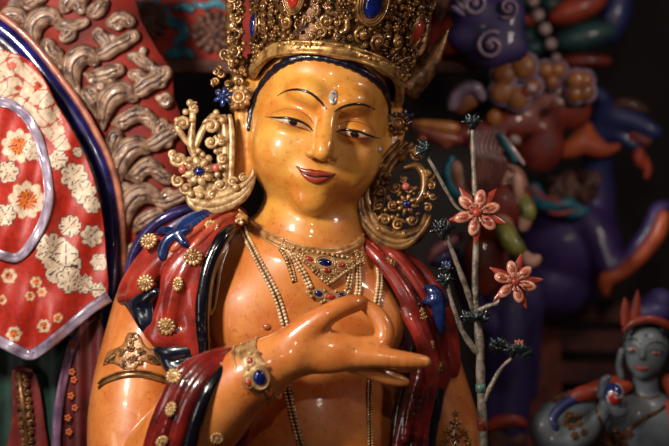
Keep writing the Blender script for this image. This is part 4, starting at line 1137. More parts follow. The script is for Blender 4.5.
FL_L = [(x_, y_, r_ * (1.0 if i_ else 1.18), n_, p_, i_) for x_, y_, r_, n_, p_, i_ in [(18, 146, 17, 9, .3, 1), (27, 200, 19, 9, .9, 1), (34, 150, 10, 6, 0, 0), (58, 160, 9, 7, .4, 0), (74, 176, 12, 7, 0, 0), (84, 192, 11, 6, .5, 0), (92, 205, 8, 6, .1, 0), (70, 226, 10, 8, .2, 0), (92, 236, 10, 7, .8, 0), (99, 262, 8, 6, .2, 0),
        (8, 172, 10, 6, .4, 0), (5, 215, 10, 6, 0, 0), (52, 250, 15, 9, .2, 0), (62, 266, 17, 5, .5, 0), (70, 280, 12, 7, .1, 0), (84, 284, 9, 9, .1, 0), (36, 282, 6, 6, 0, 1), (30, 296, 5, 6, 0, 1), (42, 292, 5, 6, 0, 1), (9, 276, 8, 6, 0, 1), (14, 334, 8, 6, .3, 1), (44, 326, 7, 6, .2, 1), (58, 318, 5, 5, .2, 1), (2, 300, 5, 5, 0, 1), (78, 152, 5, 5, 0, 0), (66, 254, 11, 4, .2, 0), (98, 290, 7, 6, 0, 0)]]
UPC = [(-30, 40), (18, 56), (42, 78), (58, 108), (66, 136), (72, 150), (58, 150), (44, 134), (30, 114), (12, 100), (-30, 92)]
def robe_color(xy):
    x, y = xy[:, 0], xy[:, 1]; c = np.tile(RED, (len(x), 1))
    for f in FL_L:
        k = flower_at(x, y, *f)
        for v, col_ in ((0, CREAM), (1, ORG), (2, DKR), (3, TAN if f[5] else BLK * 1.6)): c[k == v] = col_
    up = np.array([inside(UPC, p) for p in xy]); c[up] = CREAM * .92
    w_ = up & (np.abs(np.sin(x * .21 + 1.6 * np.sin(y * .13)) * np.cos(y * .17 + 1.2 * np.sin(x * .11))) < .10); c[w_] = C(170, 60, 40)
    for (cx, cy, r) in ((12, 66, 9), (38, 86, 8), (18, 88, 6), (60, 124, 5)):
        k = flower_at(x, y, cx, cy, r, 7, 0, 1); sel = up & (k == 1); c[sel] = C(196, 74, 34); c[up & (k == 2)] = DKR
    return c
def sheet(poly, depth, name, m, parent, res=1.3, thick=3.0, color=None, label=None):
    pl = smooth_path(np.vstack([np.asarray(poly, float), np.asarray(poly[:1], float)]), 3)[:-1]; P2 = [tuple(q_) for q_ in pl]; nb = len(P2); lo, hi = pl.min(0), pl.max(0)
    inner = [(x, y) for x in np.arange(lo[0] + .4, hi[0], res) for y in np.arange(lo[1] + .4, hi[1], res) if inside(P2, (x, y)) and np.min(np.hypot(pl[:, 0] - x, pl[:, 1] - y)) > res * .5]
    r = geometry.delaunay_2d_cdt([Vector(v) for v in P2 + inner], [(i, (i + 1) % nb) for i in range(nb)], [list(range(nb))], 1, 1e-5)
    xy = np.array([tuple(v) for v in r[0]]); D = depth(xy[:, 0], xy[:, 1]); A = np.array([P(a_, b_, d_) for (a_, b_), d_ in zip(xy, D)]); n = len(A)
    F = []; cnt = {}
    for f in r[2]:
        f = list(f); e1 = A[f[1]] - A[f[0]]; e2 = A[f[2]] - A[f[0]]
        if e1[2] * e2[0] - e1[0] * e2[2] > 0: f = f[::-1]
        F.append(tuple(f)); F.append(tuple(i + n for i in f[::-1]))
        for i in range(len(f)): cnt[(f[i], f[(i + 1) % len(f)])] = 1
    for (a_, b_) in cnt:
        if (b_, a_) not in cnt: F.append((b_, a_, a_ + n, b_ + n))
    mb = MB(); mb.add(np.vstack([A, A + np.array([0, thick, 0])]), F)
    pc = None
    if color is not None: cc = color(xy); pc = np.vstack([cc, cc])
    return mb.build(name, m, parent, label, paint=pc)
M_BROC = mat('brocade_silk', (255, 255, 255), .5, 0, .12, nscale=90, rgb2=(214, 205, 200), bump=.25, bscale=420, attr=True, coat_rough=.3)
M_SILV = mat('silver_ribbon', (176, 160, 178), .3, .25, .3, nscale=40, rgb2=(120, 104, 128), bump=.1)
def dep(x, y): return -6 + 0.0016 * (x - 20) ** 2 * 1.4 - 10 * np.exp(-((y - 230) / 90.0) ** 2) + 3.2 * np.sin(x * .16 + y * .045) + 2.2 * np.sin(x * .05 - y * .09) - 5 * np.exp(-((x - 48) / 9.0) ** 2)
sheet([(-40, 40), (20, 55), (42, 76), (57, 105), (72, 130), (86, 158), (97, 190), (103, 222), (106, 258), (107, 296), (88, 312), (60, 336), (30, 356), (10, 348), (-40, 318)], dep, 'brocade_panel', M_BROC, robe, color=robe_color, label='red brocade woven with white flowers')
def ribbon(pts, w, name, m, dd=-3.5, dfun=dep, label=None, parent=robe):
    qq = smooth_path(pts, 6); V = []; F = []; n = len(qq); t = np.gradient(qq, axis=0)
    cols = (-1, -.7, -.2, .2, .7, 1); hgt = (0, -1.6, -.8, -1.6, -2.0, 0)
    for i in range(n):
        nn = np.array([-t[i, 1], t[i, 0]]); nn /= np.linalg.norm(nn) + 1e-9
        for c_, h_ in zip(cols, hgt):
            x, y = qq[i] + nn * c_ * w * .5; V.append(P(x, y, float(dfun(x, y)) + dd + h_ + .8 * math.sin(i * .8 + c_ * 2)))
    k = len(cols)
    for i in range(n - 1):
        for j in range(k - 1): F.append((i * k + j, i * k + j + 1, (i + 1) * k + j + 1, (i + 1) * k + j))
    A = np.array(V); m_ = len(A); F += [tuple(q_ + m_ for q_ in f[::-1]) for f in F]
    for i in range(n - 1):
        for j in (0, k - 1): a_, b_ = i * k + j, (i + 1) * k + j; F.append((a_, b_, b_ + m_, a_ + m_))
    mb = MB(); mb.add(np.vstack([A, A + np.array([0, 2.5, 0])]), F); return mb.build(name, m, parent, label)
ribbon([(-40, 92), (-6, 100), (12, 105), (28, 119), (38, 138), (44, 160), (48, 182), (48, 204), (41, 226), (32, 242), (20, 256), (8, 257), (-12, 250), (-40, 240)], 9.5, 'silver_ribbon', M_SILV, label='silver ribbon hanging in a loop')
ribbon([(109, 297), (98, 304), (88, 311), (60, 335), (40, 350), (29, 355), (14, 349), (-10, 336), (-40, 318)], 11, 'robe_trim', M_SILV, label='silver ribbon trim along the hem')
dlow = lambda x, y: 22 + 3 * np.sin(x * .3) + 0 * y
sheet([(92, 314), (104, 330), (100, 380), (97, 480), (58, 480), (60, 420), (66, 370), (76, 332)], dlow, 'under_sleeve', mat('deep_red_silk', (92, 22, 20), .5, 0, .2, rgb2=(60, 12, 14)), robe, 2.5)
ribbon([(93, 314), (80, 330), (70, 352), (63, 382), (58, 412), (56, 446), (56, 480)], 9, 'silver_ribbon', mat('mauve_ribbon', (140, 104, 132), .35, .2, .3, rgb2=(92, 62, 92)), dfun=dlow, label='mauve ribbon edging the sleeve')
mb = MB(); rr = random.Random(2)
for (x, y) in ((73, 345), (72, 372), (74, 380), (71, 396), (68, 418), (75, 408), (69, 432)):
    mb = MB()
    for k in range(5): ball(mb, P(x + 2 * math.cos(k * 1.25), y + 2.4 * math.sin(k * 1.25), 18), (2.2, 1.2, 1.6), None, 6, 4)
    mb.build('embroidered_flower', mat('orange_thread', (176, 82, 34), .5), robe)
dg = lambda x, y: 46 + 3 * np.sin(x * .2) + 0 * y
sheet([(-40, 330), (28, 352), (60, 340), (72, 340), (66, 400), (62, 480), (-40, 480)], dg, 'green_underskirt', mat('green_cloth', (24, 56, 44), .6, rgb2=(14, 32, 28)), robe, 3)
sheet([(12, 370), (22, 366), (36, 376), (44, 420), (48, 480), (4, 480), (12, 420)], lambda x, y: 36 + 0 * x - 2 * np.sin(x * .2), 'hanging_panel', mat('red_panel', (120, 28, 22), .5, rgb2=(84, 16, 16)), robe, 3)
mb = MB()
for i in range(12):
    y = 376 + i * 8
    for sg in (-1, 1): curl(mb, FRH, P(22 + i * .7 + sg * 4, y, 32), 4.6, 1.2, i, sg, 1.6, 10)
tube(mb, [P(18, 372, 32), P(24, 410, 32), P(30, 480, 32)], 3.4, 8)
mb.build('gold_ornament', M_DARKGOLD, robe, 'dull gold ornament on the panel')

# ---- flowering branch beside the statue
br_ = thing('flowering_branch', 'thin pale branch with two open pink flowers and dark glossy buds', 'branch', P(480, 560, -34))
BD = -38
M_STEM = mat('pale_bark', (146, 132, 116), .4, 0, .5, rgb2=(78, 72, 62), nscale=60, bump=.5, bscale=160)
M_PETAL = mat('pink_petal', (176, 88, 62), .35, 0, .6, rgb2=(134, 48, 34), nscale=60, bump=.15)
M_SEPAL = mat('orange_sepal', (168, 62, 40), .35, 0, .6, rgb2=(120, 34, 28), nscale=60)
M_PALEP = mat('pale_petal', (214, 156, 130), .35, 0, .6, rgb2=(180, 98, 76), nscale=60)
M_BUDL = mat('dark_green_cup', (14, 34, 34), .18, 0, 1.0, rgb2=(8, 14, 20), bump=.3, bscale=200)
def twig(pts, m=M_STEM, name='stem', label=None):
    qq = smooth_path([(*P(x, y, d + BD), r) for x, y, d, r in pts], 6); mb = MB()
    rr_ = qq[:, 3] * (1 + .08 * np.sin(np.arange(len(qq)) * 1.3)); tube(mb, qq[:, :3], rr_, 9); return mb.build(name, m, br_, label)
twig([(472, 116, 6, 2.2), (473, 150, 6, 2.4), (475, 200, 4, 2.6), (476, 240, 4, 3.0), (475, 280, 4, 3.4), (476, 310, 4, 3.8), (480, 345, 4, 4.4), (481, 390, 4, 4.4), (484, 446, 4, 4.4), (485, 500, 4, 4.4)], label='main upright stem')
twig([(424, 152, -6, 1.6), (434, 168, -6, 1.8), (446, 190, -2, 1.8), (458, 208, 2, 1.6), (474, 216, 4, 1.4)])
twig([(446, 234, -4, 2.0), (454, 256, -4, 2.4), (464, 282, -2, 2.8), (470, 300, 2, 2.8), (476, 318, 4, 2.6)])
twig([(447, 284, -4, 1.8), (453, 306, -4, 2.2), (462, 330, -2, 2.8), (472, 346, 2, 3.4), (480, 354, 4, 3.6)])
twig([(477, 311, 4, 2.4), (488, 306, 0, 2.4), (498, 302, -4, 2.2), (506, 290, -6, 1.8)])
twig([(483, 404, 4, 2.4), (490, 388, 2, 2.6), (500, 370, 0, 2.2), (512, 358, -2, 1.8), (519, 352, -4, 1.4)])
mb = MB()
tube(mb, [P(480.5, 384, 4 + BD), P(480.8, 392, 4 + BD)], 5.0, 10); mb.build('stem_ring', mat('teal_paint', (70, 110, 96), .4, 0, .4), br_)
mb = MB(); tube(mb, [P(481.5, 418, 4 + BD), P(482.5, 430, 4 + BD)], 5.0, 10); mb.build('stem_ring', M_SALMON, br_, 'salmon painted ring on the stem')
def blossom(x, y, d, r, ph, ntilt=(0, -1, .1)):
    c = P(x, y, d + BD); fr = frame_of(ntilt)
    st = MB()
    for k in range(5):
        a_ = ph + .6 + k * 2 * math.pi / 5; f2 = rot2(fr, a_)
        scroll(st, f2, c, [(0, 0), (r * .5, 0), (r * .9, 0), (r * 1.42, 0)], [r * .2, r * .26, r * .2, .3], .35, -1.0)
    s_ = st.build('sepals', M_SEPAL, br_, 'pointed orange sepals')
    for k in range(6):
        a_ = ph + k * 2 * math.pi / 6; f2 = rot2(fr, a_); mb = MB()
        ball(mb, place(f2, c, [(r * .66, 0)], 2)[0], (r * .40, r * .26, r * .14), f2, 14, 8)
        ball(mb, place(f2, c, [(r * .34, 0)], 2)[0], (r * .28, r * .15, r * .12), f2, 10, 6)
        pe = mb.build('petal', M_PALEP, br_)
        mb = MB(); ball(mb, place(f2, c, [(r * .64, 0)], 2 + r * .06)[0], (r * .26, r * .16, r * .11), f2, 12, 7); mb.build('petal_blush', M_PETAL, pe)
    mb = MB(); ball(mb, c + fr[:, 2] * 4, (r * .26, r * .26, r * .2), fr, 12, 7)
    mb.build('flower_centre', M_SEPAL, br_)
    mb = MB()
    for k in range(10):
        a_ = k * .628; tube(mb, [place(fr, c, [(math.cos(a_) * r * .2, math.sin(a_) * r * .2)], 5)[0], place(fr, c, [(math.cos(a_) * r * .38, math.sin(a_) * r * .38)], 7)[0]], .8, 5); ball(mb, place(fr, c, [(math.cos(a_) * r * .4, math.sin(a_) * r * .4)], 7.3)[0], 1.4, nu=6, nv=4)
    mb.build('stamens', M_PALEP, br_, 'pale stamens')
blossom(477, 213, -6, 22, .3); blossom(515, 282, -10, 20, .75)
def cup(x, y, d, s_, ang, tip=None):
    mb = MB(); c = P(x, y, d + BD); fr = rot2(FRH, math.radians(ang))
    ball(mb, c, (s_ * .5, s_ * .8, s_ * .5), rot2(FRH, 0), 10, 7)
    for k in range(6):
        a_ = (k - 2.5) * .5; f2 = rot2(fr, a_); h_ = (k % 2) * 3
        scroll(mb, f2, c, [(0, -s_ * .2), (s_ * .15, s_ * .35), (0, s_ * .8), (s_ * .2 * (-1) ** k, s_ * 1.25)], [s_ * .2, s_ * .28, s_ * .2, .4], .6, h_)
    for k in range(4): ball(mb, place(fr, c, [((k - 1.5) * s_ * .35, s_ * (.2 + .3 * (k % 2)))], s_ * .5)[0], s_ * .22, nu=7, nv=5)
    o = mb.build('bud_cup', M_BUDL, br_, 'dark glossy leaf cup')
    if tip is not None:
        for k in (-1, 0, 1):
            mb = MB(); f2 = rot2(fr, k * .4); ball(mb, place(f2, c, [(0, s_ * 1.1)], 1)[0], (s_ * .3, s_ * .55, s_ * .3), f2, 10, 7); mb.build('bud_petal', tip, br_)
cup(425, 152, -8, 9, 30); cup(422, 147, -6, 7, -50); cup(472, 124, 6, 9, 0); cup(443, 232, -6, 11, 10); cup(440, 228, -4, 8, -50); cup(445, 282, -6, 8, 5); cup(446, 270, -6, 6, 0, M_BLUE)
cup(468, 318, 0, 7, 60); cup(482, 318, 0, 7, -50); cup(474, 318, -6, 6, 0); cup(492, 346, -2, 7, -70); cup(500, 344, -2, 6, -60); cup(512, 352, -4, 8, 0); cup(524, 354, -2, 8, -20, None); cup(519, 349, -6, 6, 0, M_PETAL)

# ---- carved clouds and wing feathers, upper right
DOFF = [0.0]
P0 = P
def P(x, y, d=0.0): return P0(x, y, d + DOFF[0])
def blob(name, m, parent, prims, k=5, h=2.2, label=None, paint=None, d=None):
    """one smooth carved mass. prims: ('e', x, y, d, rx, ry, rz, angle) or rows of (x, y, d, r)"""
    al = []; 
    for p in prims:
        if p[0] == 'e': _, x, y, dd, rx, ry, rz, ang = p; R = max(rx, ry, rz) * RF(dd); c = P(x, y, dd); al.append([*(c - R), 0]); al.append([*(c + R), 0])
        else:
            for r in p: c = P(*r[:3]); R = r[3] * RF(r[2]); al.append([*(c - R), 0]); al.append([*(c + R), 0])
    al = np.array(al)[:, :3]; F = Field(al.min(0) - k - 4, al.max(0) + k + 4, h)
    for p in prims:
        if p[0] == 'e':
            _, x, y, dd, rx, ry, rz, ang = p; f = RF(dd); F.ell(P(x, y, dd), (rx * f, ry * f, rz * f), k, rotm('Y', ang))
        else: F.chain([[*P(*r[:3]), r[3] * RF(r[2])] for r in p], k, 4 if len(p) > 2 else 0)
    mb = F.mb(); return mb, mb.build(name, m, parent, label, paint=paint)
M_PCLOUD = mat('violet_paint', (56, 42, 100), .6, 0, .15, nscale=14, rgb2=(34, 26, 70))
M_LILAC = mat('lilac_paint', (158, 138, 160), .45, 0, .4, rgb2=(112, 90, 118))
M_TEALD = mat('dark_teal_paint', (40, 84, 86), .5, 0, .3, rgb2=(22, 50, 56), nscale=20)
M_ORD = mat('vermilion_paint', (172, 64, 36), .5, 0, .3, rgb2=(124, 40, 26), nscale=20)
M_PEARL = mat('pearl_paint', (214, 190, 186), .35, 0, .5, rgb2=(180, 150, 150))
M_BBLUE = mat('night_blue_paint', (38, 48, 110), .5, 0, .3, rgb2=(22, 26, 66), nscale=14)
M_MANE = mat('brown_mane', (112, 72, 60), .55, 0, .2, rgb2=(62, 36, 32), nscale=30)
M_WPET = mat('ochre_petal', (168, 104, 42), .5, 0, .3, rgb2=(110, 56, 30), nscale=20)
M_CORAL = mat('brick_paint', (140, 50, 32), .5, 0, .3, rgb2=(98, 30, 24), nscale=20)
DOFF[0] = -48
cl = thing('carved_cloud', 'violet carved cloud with curling volutes at the top beside the crown', 'carving', P(485, 80, 200))
blob('cloud_body', M_PCLOUD, cl, [('e', 488, 30, 205, 30, 14, 26, 20), ('e', 470, 8, 200, 22, 12, 18, 0), ('e', 505, 20, 205, 20, 12, 30, 0), ('e', 490, 50, 200, 22, 12, 18, 0), ('e', 512, 48, 205, 16, 10, 14, 0), ('e', 462, 40, 205, 16, 10, 12, 30)], 10)
for (x, y, r, sg, a0) in ((491, 46, 15, 1, 1.0), (473, 4, 14, -1, 2.4), (508, 8, 11, 1, 4)):
    mb = MB(); c = P(x, y, 186); r *= RF(186)
    curl(mb, FRH, c, r, 1.5, a0, sg, r * .2, 26); mb.build('volute', M_LILAC, cl, 'lilac spiral edge')
    mb = MB(); ball(mb, P(x, y, 190), (r * .6, r * .4, r * .6), None, 14, 8); mb.build('volute_eye', M_BBLUE, cl)
for k in range(7):
    mb = MB(); a_ = k * .35; tube(mb, [P(462 + k * 2, 16 - k * 1.2, 188), P(454 + k * 2.2, 10 - k * 1.6, 184), P(448 + k * 2.6, 9 - k * 3, 182)], [3, 3, .6], 7); mb.build('feather_tip', M_LILAC if k % 2 else M_PCLOUD, cl)
blob('cloud_lobe', M_ORD, cl, [('e', 456, 30, 215, 14, 10, 20, 20), ('e', 449, 44, 215, 10, 8, 10, 0)], 8, label='vermilion lobe of the cloud')

DOFF[0] = 130
wg = thing('carved_wing', 'teal and vermilion carved wing feathers at the upper right', 'carving', P(570, 80, 230))
for nm, m, pr in (('feather', M_ORD, [('e', 578, 8, 235, 34, 12, 14, -22)]), ('feather', M_TEALD, [('e', 586, 36, 240, 34, 12, 15, -14)]), ('feather', M_CORAL, [('e', 586, 61, 245, 28, 10, 8, 0)]),
                  ('feather', M_TEALD, [('e', 551, 4, 250, 12, 10, 12, 40)]), ('feather', M_ORD, [('e', 524, 20, 235, 14, 10, 6, 12)]), ('feather', M_TEALD, [('e', 524, 4, 240, 16, 10, 8, 0)]),
                  ('feather', M_TEALD, [('e', 532, 48, 240, 16, 10, 9, 0)]), ('feather', M_TEALD, [('e', 530, 36, 250, 12, 10, 12, 0)]), ('feather', M_BBLUE, [('e', 616, 10, 260, 16, 12, 40, 14)]), ('feather', M_DRED, [('e', 560, 78, 260, 20, 10, 9, 0)])):
    blob(nm, m, wg, pr, 4)
pearls = []
for k, (x, y, r) in enumerate(((528, -12, 6.4), (533, 1, 6.6), (538, 15, 6.6), (545, 29, 6.6), (551, 44, 6.4), (556, 58, 5))):
    mb = MB(); ball(mb, P(x, y, 222), r * RF(222), nu=16, nv=10); mb.build('pearl', M_PEARL, wg, 'white painted pearl' )

# ---- cluster of lobed flowers
DOFF[0] = 0
fc = thing('lobed_flower_cluster', 'cluster of ochre lobed flowers with lilac rims and white buds, out of focus', 'carving', P(525, 190, 230))
blob('cluster_body', M_CORAL, fc, [('e', 530, 112, 262, 36, 14, 26, 0), ('e', 552, 92, 262, 30, 12, 26, 0), ('e', 508, 126, 255, 26, 12, 22, 0), ('e', 540, 145, 262, 24, 12, 28, 0), ('e', 575, 110, 265, 16, 10, 20, 0), [(505, 128, 255, 12), (478, 134, 235, 9), (460, 135, 220, 6)]], 12, 3)
def lobed(cx, cy, d, lobes, rimr, name='lobed_flower'):
    mb = MB()
    for x, y, r in lobes: ball(mb, P(x, y, d - 4), (r * RF(d) * .92, 4, r * RF(d) * .92), None, 16, 8)
    o = mb.build(name, M_WPET, fc, 'ochre lobed flower')
    mb = MB()
    for x, y, r in lobes: ball(mb, P(x, y, d + 1), ((r + rimr) * RF(d), 5, (r + rimr) * RF(d)), None, 18, 8)
    mb.build('flower_rim', M_LILAC, o, 'lilac rim')
lobed(517, 84, 232, [(504, 75, 12), (524, 66, 13), (502, 92, 12), (518, 98, 12), (533, 86, 9)], 3.0)
lobed(552, 78, 240, [(545, 70, 9), (558, 70, 9), (552, 82, 8)], 2.4)
lobed(580, 87, 240, [(576, 80, 10), (585, 80, 9), (586, 92, 9), (575, 94, 9)], 2.6)
mb = MB(); 
blob('lobed_flower', M_LILAC, fc, [[(452, 107, 215, 5), (456, 96, 215, 6), (466, 88, 215, 7), (476, 89, 215, 6), (482, 98, 215, 4)]], 3, label='arched lilac petal')
blob('lobed_flower', M_WPET, fc, [('e', 468, 99, 220, 11, 6, 11, 0), ('e', 460, 108, 220, 7, 5, 7, 0), ('e', 494, 118, 225, 8, 5, 9, 0)], 5, label='yellow petal')
for x, y, r in ((530, 89, 5.5), (558, 103, 5), (541, 127, 4.4), (514, 141, 6)):
    mb = MB(); ball(mb, P(x + 1, y - 1, 222), (r * 1.2, r, r * .95), rotm('Y', 20), 12, 8); o = mb.build('bud', M_PEARL, fc, 'white bud')
    mb = MB(); ball(mb, P(x - 4, y + 3, 226), (r * 1.1, r, r), rotm('Y', 30), 12, 8); mb.build('bud_base', M_ORD, o)

# ---- long petal pointing left
lp = fc; DOFF[0] = 70
blob('petal_top', mat('yellow_petal', (206, 138, 62), .4, 0, .5, rgb2=(166, 96, 50)), lp, [[(409, 123, 130, 1.5), (422, 124, 130, 4), (438, 127, 134, 6), (455, 128, 138, 6)]], 4)
blob('petal_underside', mat('rose_petal', (176, 96, 74), .4, 0, .5, rgb2=(130, 60, 52)), lp, [[(412, 126, 132, 1.5), (424, 131, 132, 4), (440, 137, 136, 6.5), (458, 140, 140, 6)], [(430, 138, 136, 3), (446, 146, 138, 4)]], 4)
mb = MB(); ball(mb, P(422, 139, 120), (6, 5, 4.5), None, 10, 7); mb.build('pink_bud', mat('pink_coral', (196, 96, 84)), lp)

# ---- attendant with flowing hair
DOFF[0] = -60
#  flowing hair behind the branch
M_PFLESH = mat('pale_flesh_paint', (186, 140, 120), .5, 0, .4, rgb2=(150, 100, 86))
at_ = thing('attendant_figure', 'small figure behind the branch with brown hair, teal scarf and dark red robe', 'figurine', P(495, 290, 210))
M_FIGH = mat('rosy_brown_hair', (140, 86, 78), .5, 0, .3, rgb2=(86, 46, 46), nscale=30)
blob('figure_body', M_PFLESH, at_, [('e', 494, 140, 228, 12, 11, 14, 0), [(494, 150, 228, 7), (496, 170, 226, 8)], ('e', 505, 190, 224, 22, 14, 26, 20), [(520, 196, 214, 7), (526, 212, 206, 6), (524, 228, 200, 4.5)], [(500, 218, 214, 9), (508, 236, 202, 8), (520, 252, 196, 5), (532, 262, 192, 5), (538, 258, 188, 3)], [(518, 200, 206, 4), (519, 184, 202, 4), (517, 174, 200, 2.4)], ('e', 456, 172, 214, 7, 6, 12, 0), [(456, 180, 218, 6), (470, 196, 224, 7), (490, 190, 226, 9)]], 5)
for k in range(7):
    x = 474 + k * 4.4; mb = MB(); tube(mb, smooth_path([P(x + 4, 128, 212), P(x - 3, 146 + k, 206), P(x + 4, 164, 205), P(x - 2, 182, 208), P(x + 3, 196, 212)], 4), [4.6] * 9 + [4.2] * 4 + [3.4, 2.5, 1.5, .8], 8); mb.build('hair_lock', M_FIGH, at_)
blob('robe', M_CORAL, at_, [('e', 508, 204, 218, 26, 14, 24, 10), ('e', 494, 220, 220, 20, 12, 18, 0), ('e', 486, 262, 232, 22, 12, 34, 0)], 8, label='dark red robe')
blob('sleeve', mat('olive_paint', (126, 124, 48), .5, 0, .3, rgb2=(86, 84, 34)), at_, [[(521, 198, 210, 7), (528, 210, 204, 7), (526, 220, 202, 5.5)]], 4, label='olive sleeve')
blob('trouser_leg', MATS['olive_paint'], at_, [[(503, 228, 204, 8.5), (510, 240, 198, 8.5), (520, 251, 194, 6.5)]], 4, label='olive trouser leg')
blob('scarf', M_TURQ, at_, [[(452, 158, 214, 3), (447, 170, 214, 4), (450, 186, 216, 5), (462, 198, 220, 5)]], 3, label='teal scarf')
blob('scarf', M_TURQ, at_, [[(498, 134, 206, 2.5), (507, 146, 202, 3.5), (516, 160, 202, 3)]], 3, label='teal scarf')
blob('scarf_edge', M_PEARL, at_, [[(503, 136, 203, 1.5), (512, 148, 200, 2.2), (524, 164, 200, 2)]], 2)
# ---- dark blue beast
DOFF[0] = 70
M_FINO = mat('orange_paint', (196, 92, 50), .55, 0, .2, rgb2=(160, 64, 36), nscale=20)
M_BEAST = mat('beast_paint', (255, 255, 255), .55, 0, .25, vary=.35, nscale=10, attr=True)
def bpaint(v):
    t = np.clip((v[:, 2] - 20) / 50, 0, 1)[:, None]; return C(66, 44, 112) * (1 - t) + C(38, 50, 108) * t
bs = thing('mythical_beast', 'dark blue horned beast with long snout, brown mane and orange fins at the right', 'carving', P(590, 340, 280))
blob('body', M_BEAST, bs, [('e', 572, 245, 300, 52, 34, 44, 0), ('e', 555, 285, 305, 42, 30, 34, 0), ('e', 590, 225, 295, 26, 24, 26, 30),
    [(592, 222, 296, 22), (597, 190, 292, 17), (597, 160, 284, 14), (602, 132, 274, 14), (612, 116, 268, 15)],
    ('e', 612, 114, 266, 20, 16, 15, -10), [(616, 118, 262, 15), (634, 122, 254, 10), (650, 130, 248, 7), (657, 133, 246, 4)], [(612, 132, 264, 9), (628, 142, 258, 6), (642, 148, 254, 3.5)],
    [(586, 222, 280, 20), (602, 245, 268, 16), (610, 268, 258, 12), (624, 262, 254, 8.5), (640, 245, 250, 8), (652, 226, 246, 7.5), (658, 210, 244, 6.5), (668, 206, 244, 4)],
    [(604, 100, 270, 6), (596, 92, 274, 5), (588, 94, 278, 3)]], 6, 2.5, label='dark blue and violet body and neck', paint=bpaint)
eo_ = MB(); ball(eo_, P(626, 118, 247), (6.5, 4, 6.5), None, 14, 8); e1 = eo_.build('eye', M_ORD, bs, 'orange ringed eye')
mb = MB(); ball(mb, P(626, 118, 243.2), (3, 2, 3), None, 10, 6); mb.build('pupil', M_BLACK, e1)
blob('brow', M_MANE, bs, [[(613, 107, 252, 3.5), (624, 104, 248, 5.5), (636, 106, 247, 5.5), (646, 111, 248, 2.5)]], 3, label='brown brow ridge')
blob('tongue', M_CORAL, bs, [[(630, 136, 250, 3.5), (640, 139, 246, 3.5), (648, 144, 244, 2.5)]], 3, label='red tongue')
for k in range(5):
    mb = MB(); x = 634 + k * 4; tube(mb, [P(x, 133 + k * .8, 246), P(x + .8, 137.5 + k, 245)], [1.6, .3], 6); mb.build('tooth', M_PEARL, bs)
blob('fin', M_FINO, bs, [[(588, 126, 258, 4), (582, 138, 254, 9), (572, 148, 252, 9), (562, 153, 252, 4)], [(580, 142, 252, 9), (594, 148, 252, 8), (606, 150, 252, 5), (619, 146, 252, 2)], [(588, 132, 256, 6), (596, 144, 254, 8)]], 5, label='orange ear fin')
blob('beard', M_ORD, bs, [[(640, 150, 252, 4), (638, 158, 250, 5), (642, 166, 250, 3)], [(644, 156, 252, 3), (648, 168, 252, 3.5), (646, 178, 252, 2)]], 3, label='orange beard')
blob('tail_fin', M_FINO, bs, [[(606, 294, 248, 3), (606, 280, 248, 7), (622, 272, 246, 7), (642, 255, 240, 7), (658, 234, 236, 7), (664, 216, 234, 6)]], 4, label='orange underside of the limb')
rr = random.Random(9)
for k in range(16):
    x = 556 + k * 2.4 + rr.uniform(-3, 3); y = 186 + rr.uniform(-8, 14) + abs(x - 575) * .3; mb = MB()
    tube(mb, smooth_path([P(x, y + 12, 276), P(x + rr.uniform(-6, 6), y, 266), P(x + rr.uniform(-6, 6), y - 10, 268), P(x + rr.uniform(-8, 8), y - 14, 274)], 4), np.linspace(6.5, 2, 13), 7); mb.build('mane_lock', M_MANE, bs)
sd = thing('saddle_cloth', 'wavy teal cloth with pink edge lying over the back of the blue beast', 'cloth', P(550, 225, 250))
blob('cloth_band', M_TURQ, sd, [[(520, 186, 240, 6), (532, 190, 244, 8), (541, 203, 248, 7), (556, 206, 252, 6), (570, 204, 254, 5), (583, 211, 256, 3)], [(566, 214, 252, 3), (578, 214, 252, 4), (588, 209, 254, 2)]], 4)
blob('cloth_edge', mat('coral_pink', (190, 76, 76), .5, 0, .3), sd, [[(530, 184, 234, 1.6), (537, 192, 236, 2.4), (543, 198, 240, 2), (552, 199, 244, 2), (562, 204, 246, 1.6)], [(548, 212, 244, 1.5), (560, 214, 244, 2), (574, 210, 246, 1.4)]], 2)
DOFF[0] = 0
lm = thing('violet_drapery', 'deep violet carved drapery hanging below the beast', 'carving', P(505, 470, 240))
blob('fold', M_PCLOUD, lm, [[(512, 300, 250, 16), (512, 350, 250, 20), (510, 400, 250, 18), (505, 460, 250, 18)], [(494, 300, 252, 10), (496, 350, 252, 12), (494, 410, 252, 12), (492, 460, 252, 12)], [(530, 290, 262, 16), (528, 330, 262, 12), (528, 390, 262, 10)]], 8, 3)
blob('ribbon_face', mat('dusty_pink', (160, 100, 110), .5, 0, .3, rgb2=(120, 66, 84)), lm, [[(428, 262, 170, 2.5), (434, 252, 170, 4.5), (446, 244, 175, 5), (462, 236, 185, 4)]], 3)
blob('ribbon_back', M_PCLOUD, lm, [[(434, 262, 178, 5), (446, 256, 190, 8), (456, 262, 215, 9), (470, 300, 235, 10), (496, 330, 248, 12)]], 5)
blob('fold', M_ORD, lm, [[(486, 428, 236, 4), (500, 422, 232, 6), (514, 420, 230, 5), (524, 424, 232, 3)]], 4, label='vermilion band')
blob('fold', M_MANE, lm, [('e', 506, 440, 236, 20, 8, 14, 0)], 4)
rk = thing('wooden_rack', 'dim brick-red upright board with dark red shelves behind the beast', 'rack', P(560, 560, 420))
mb = MB(); slab(mb, [(527, 270), (560, 270), (563, 500), (525, 500)], 420, 24); mb.build('upright', mat('brick_board', (122, 54, 40), .7, 0, .1, rgb2=(80, 32, 26), nscale=20), rk, 'brick red upright board', smooth=False)
for yy in (300, 330, 362):
    mb = MB(); slab(mb, [(558, yy), (640, yy + 2), (640, yy + 22), (558, yy + 20)], 424, 20); mb.build('shelf', M_DWOOD, rk, smooth=False)

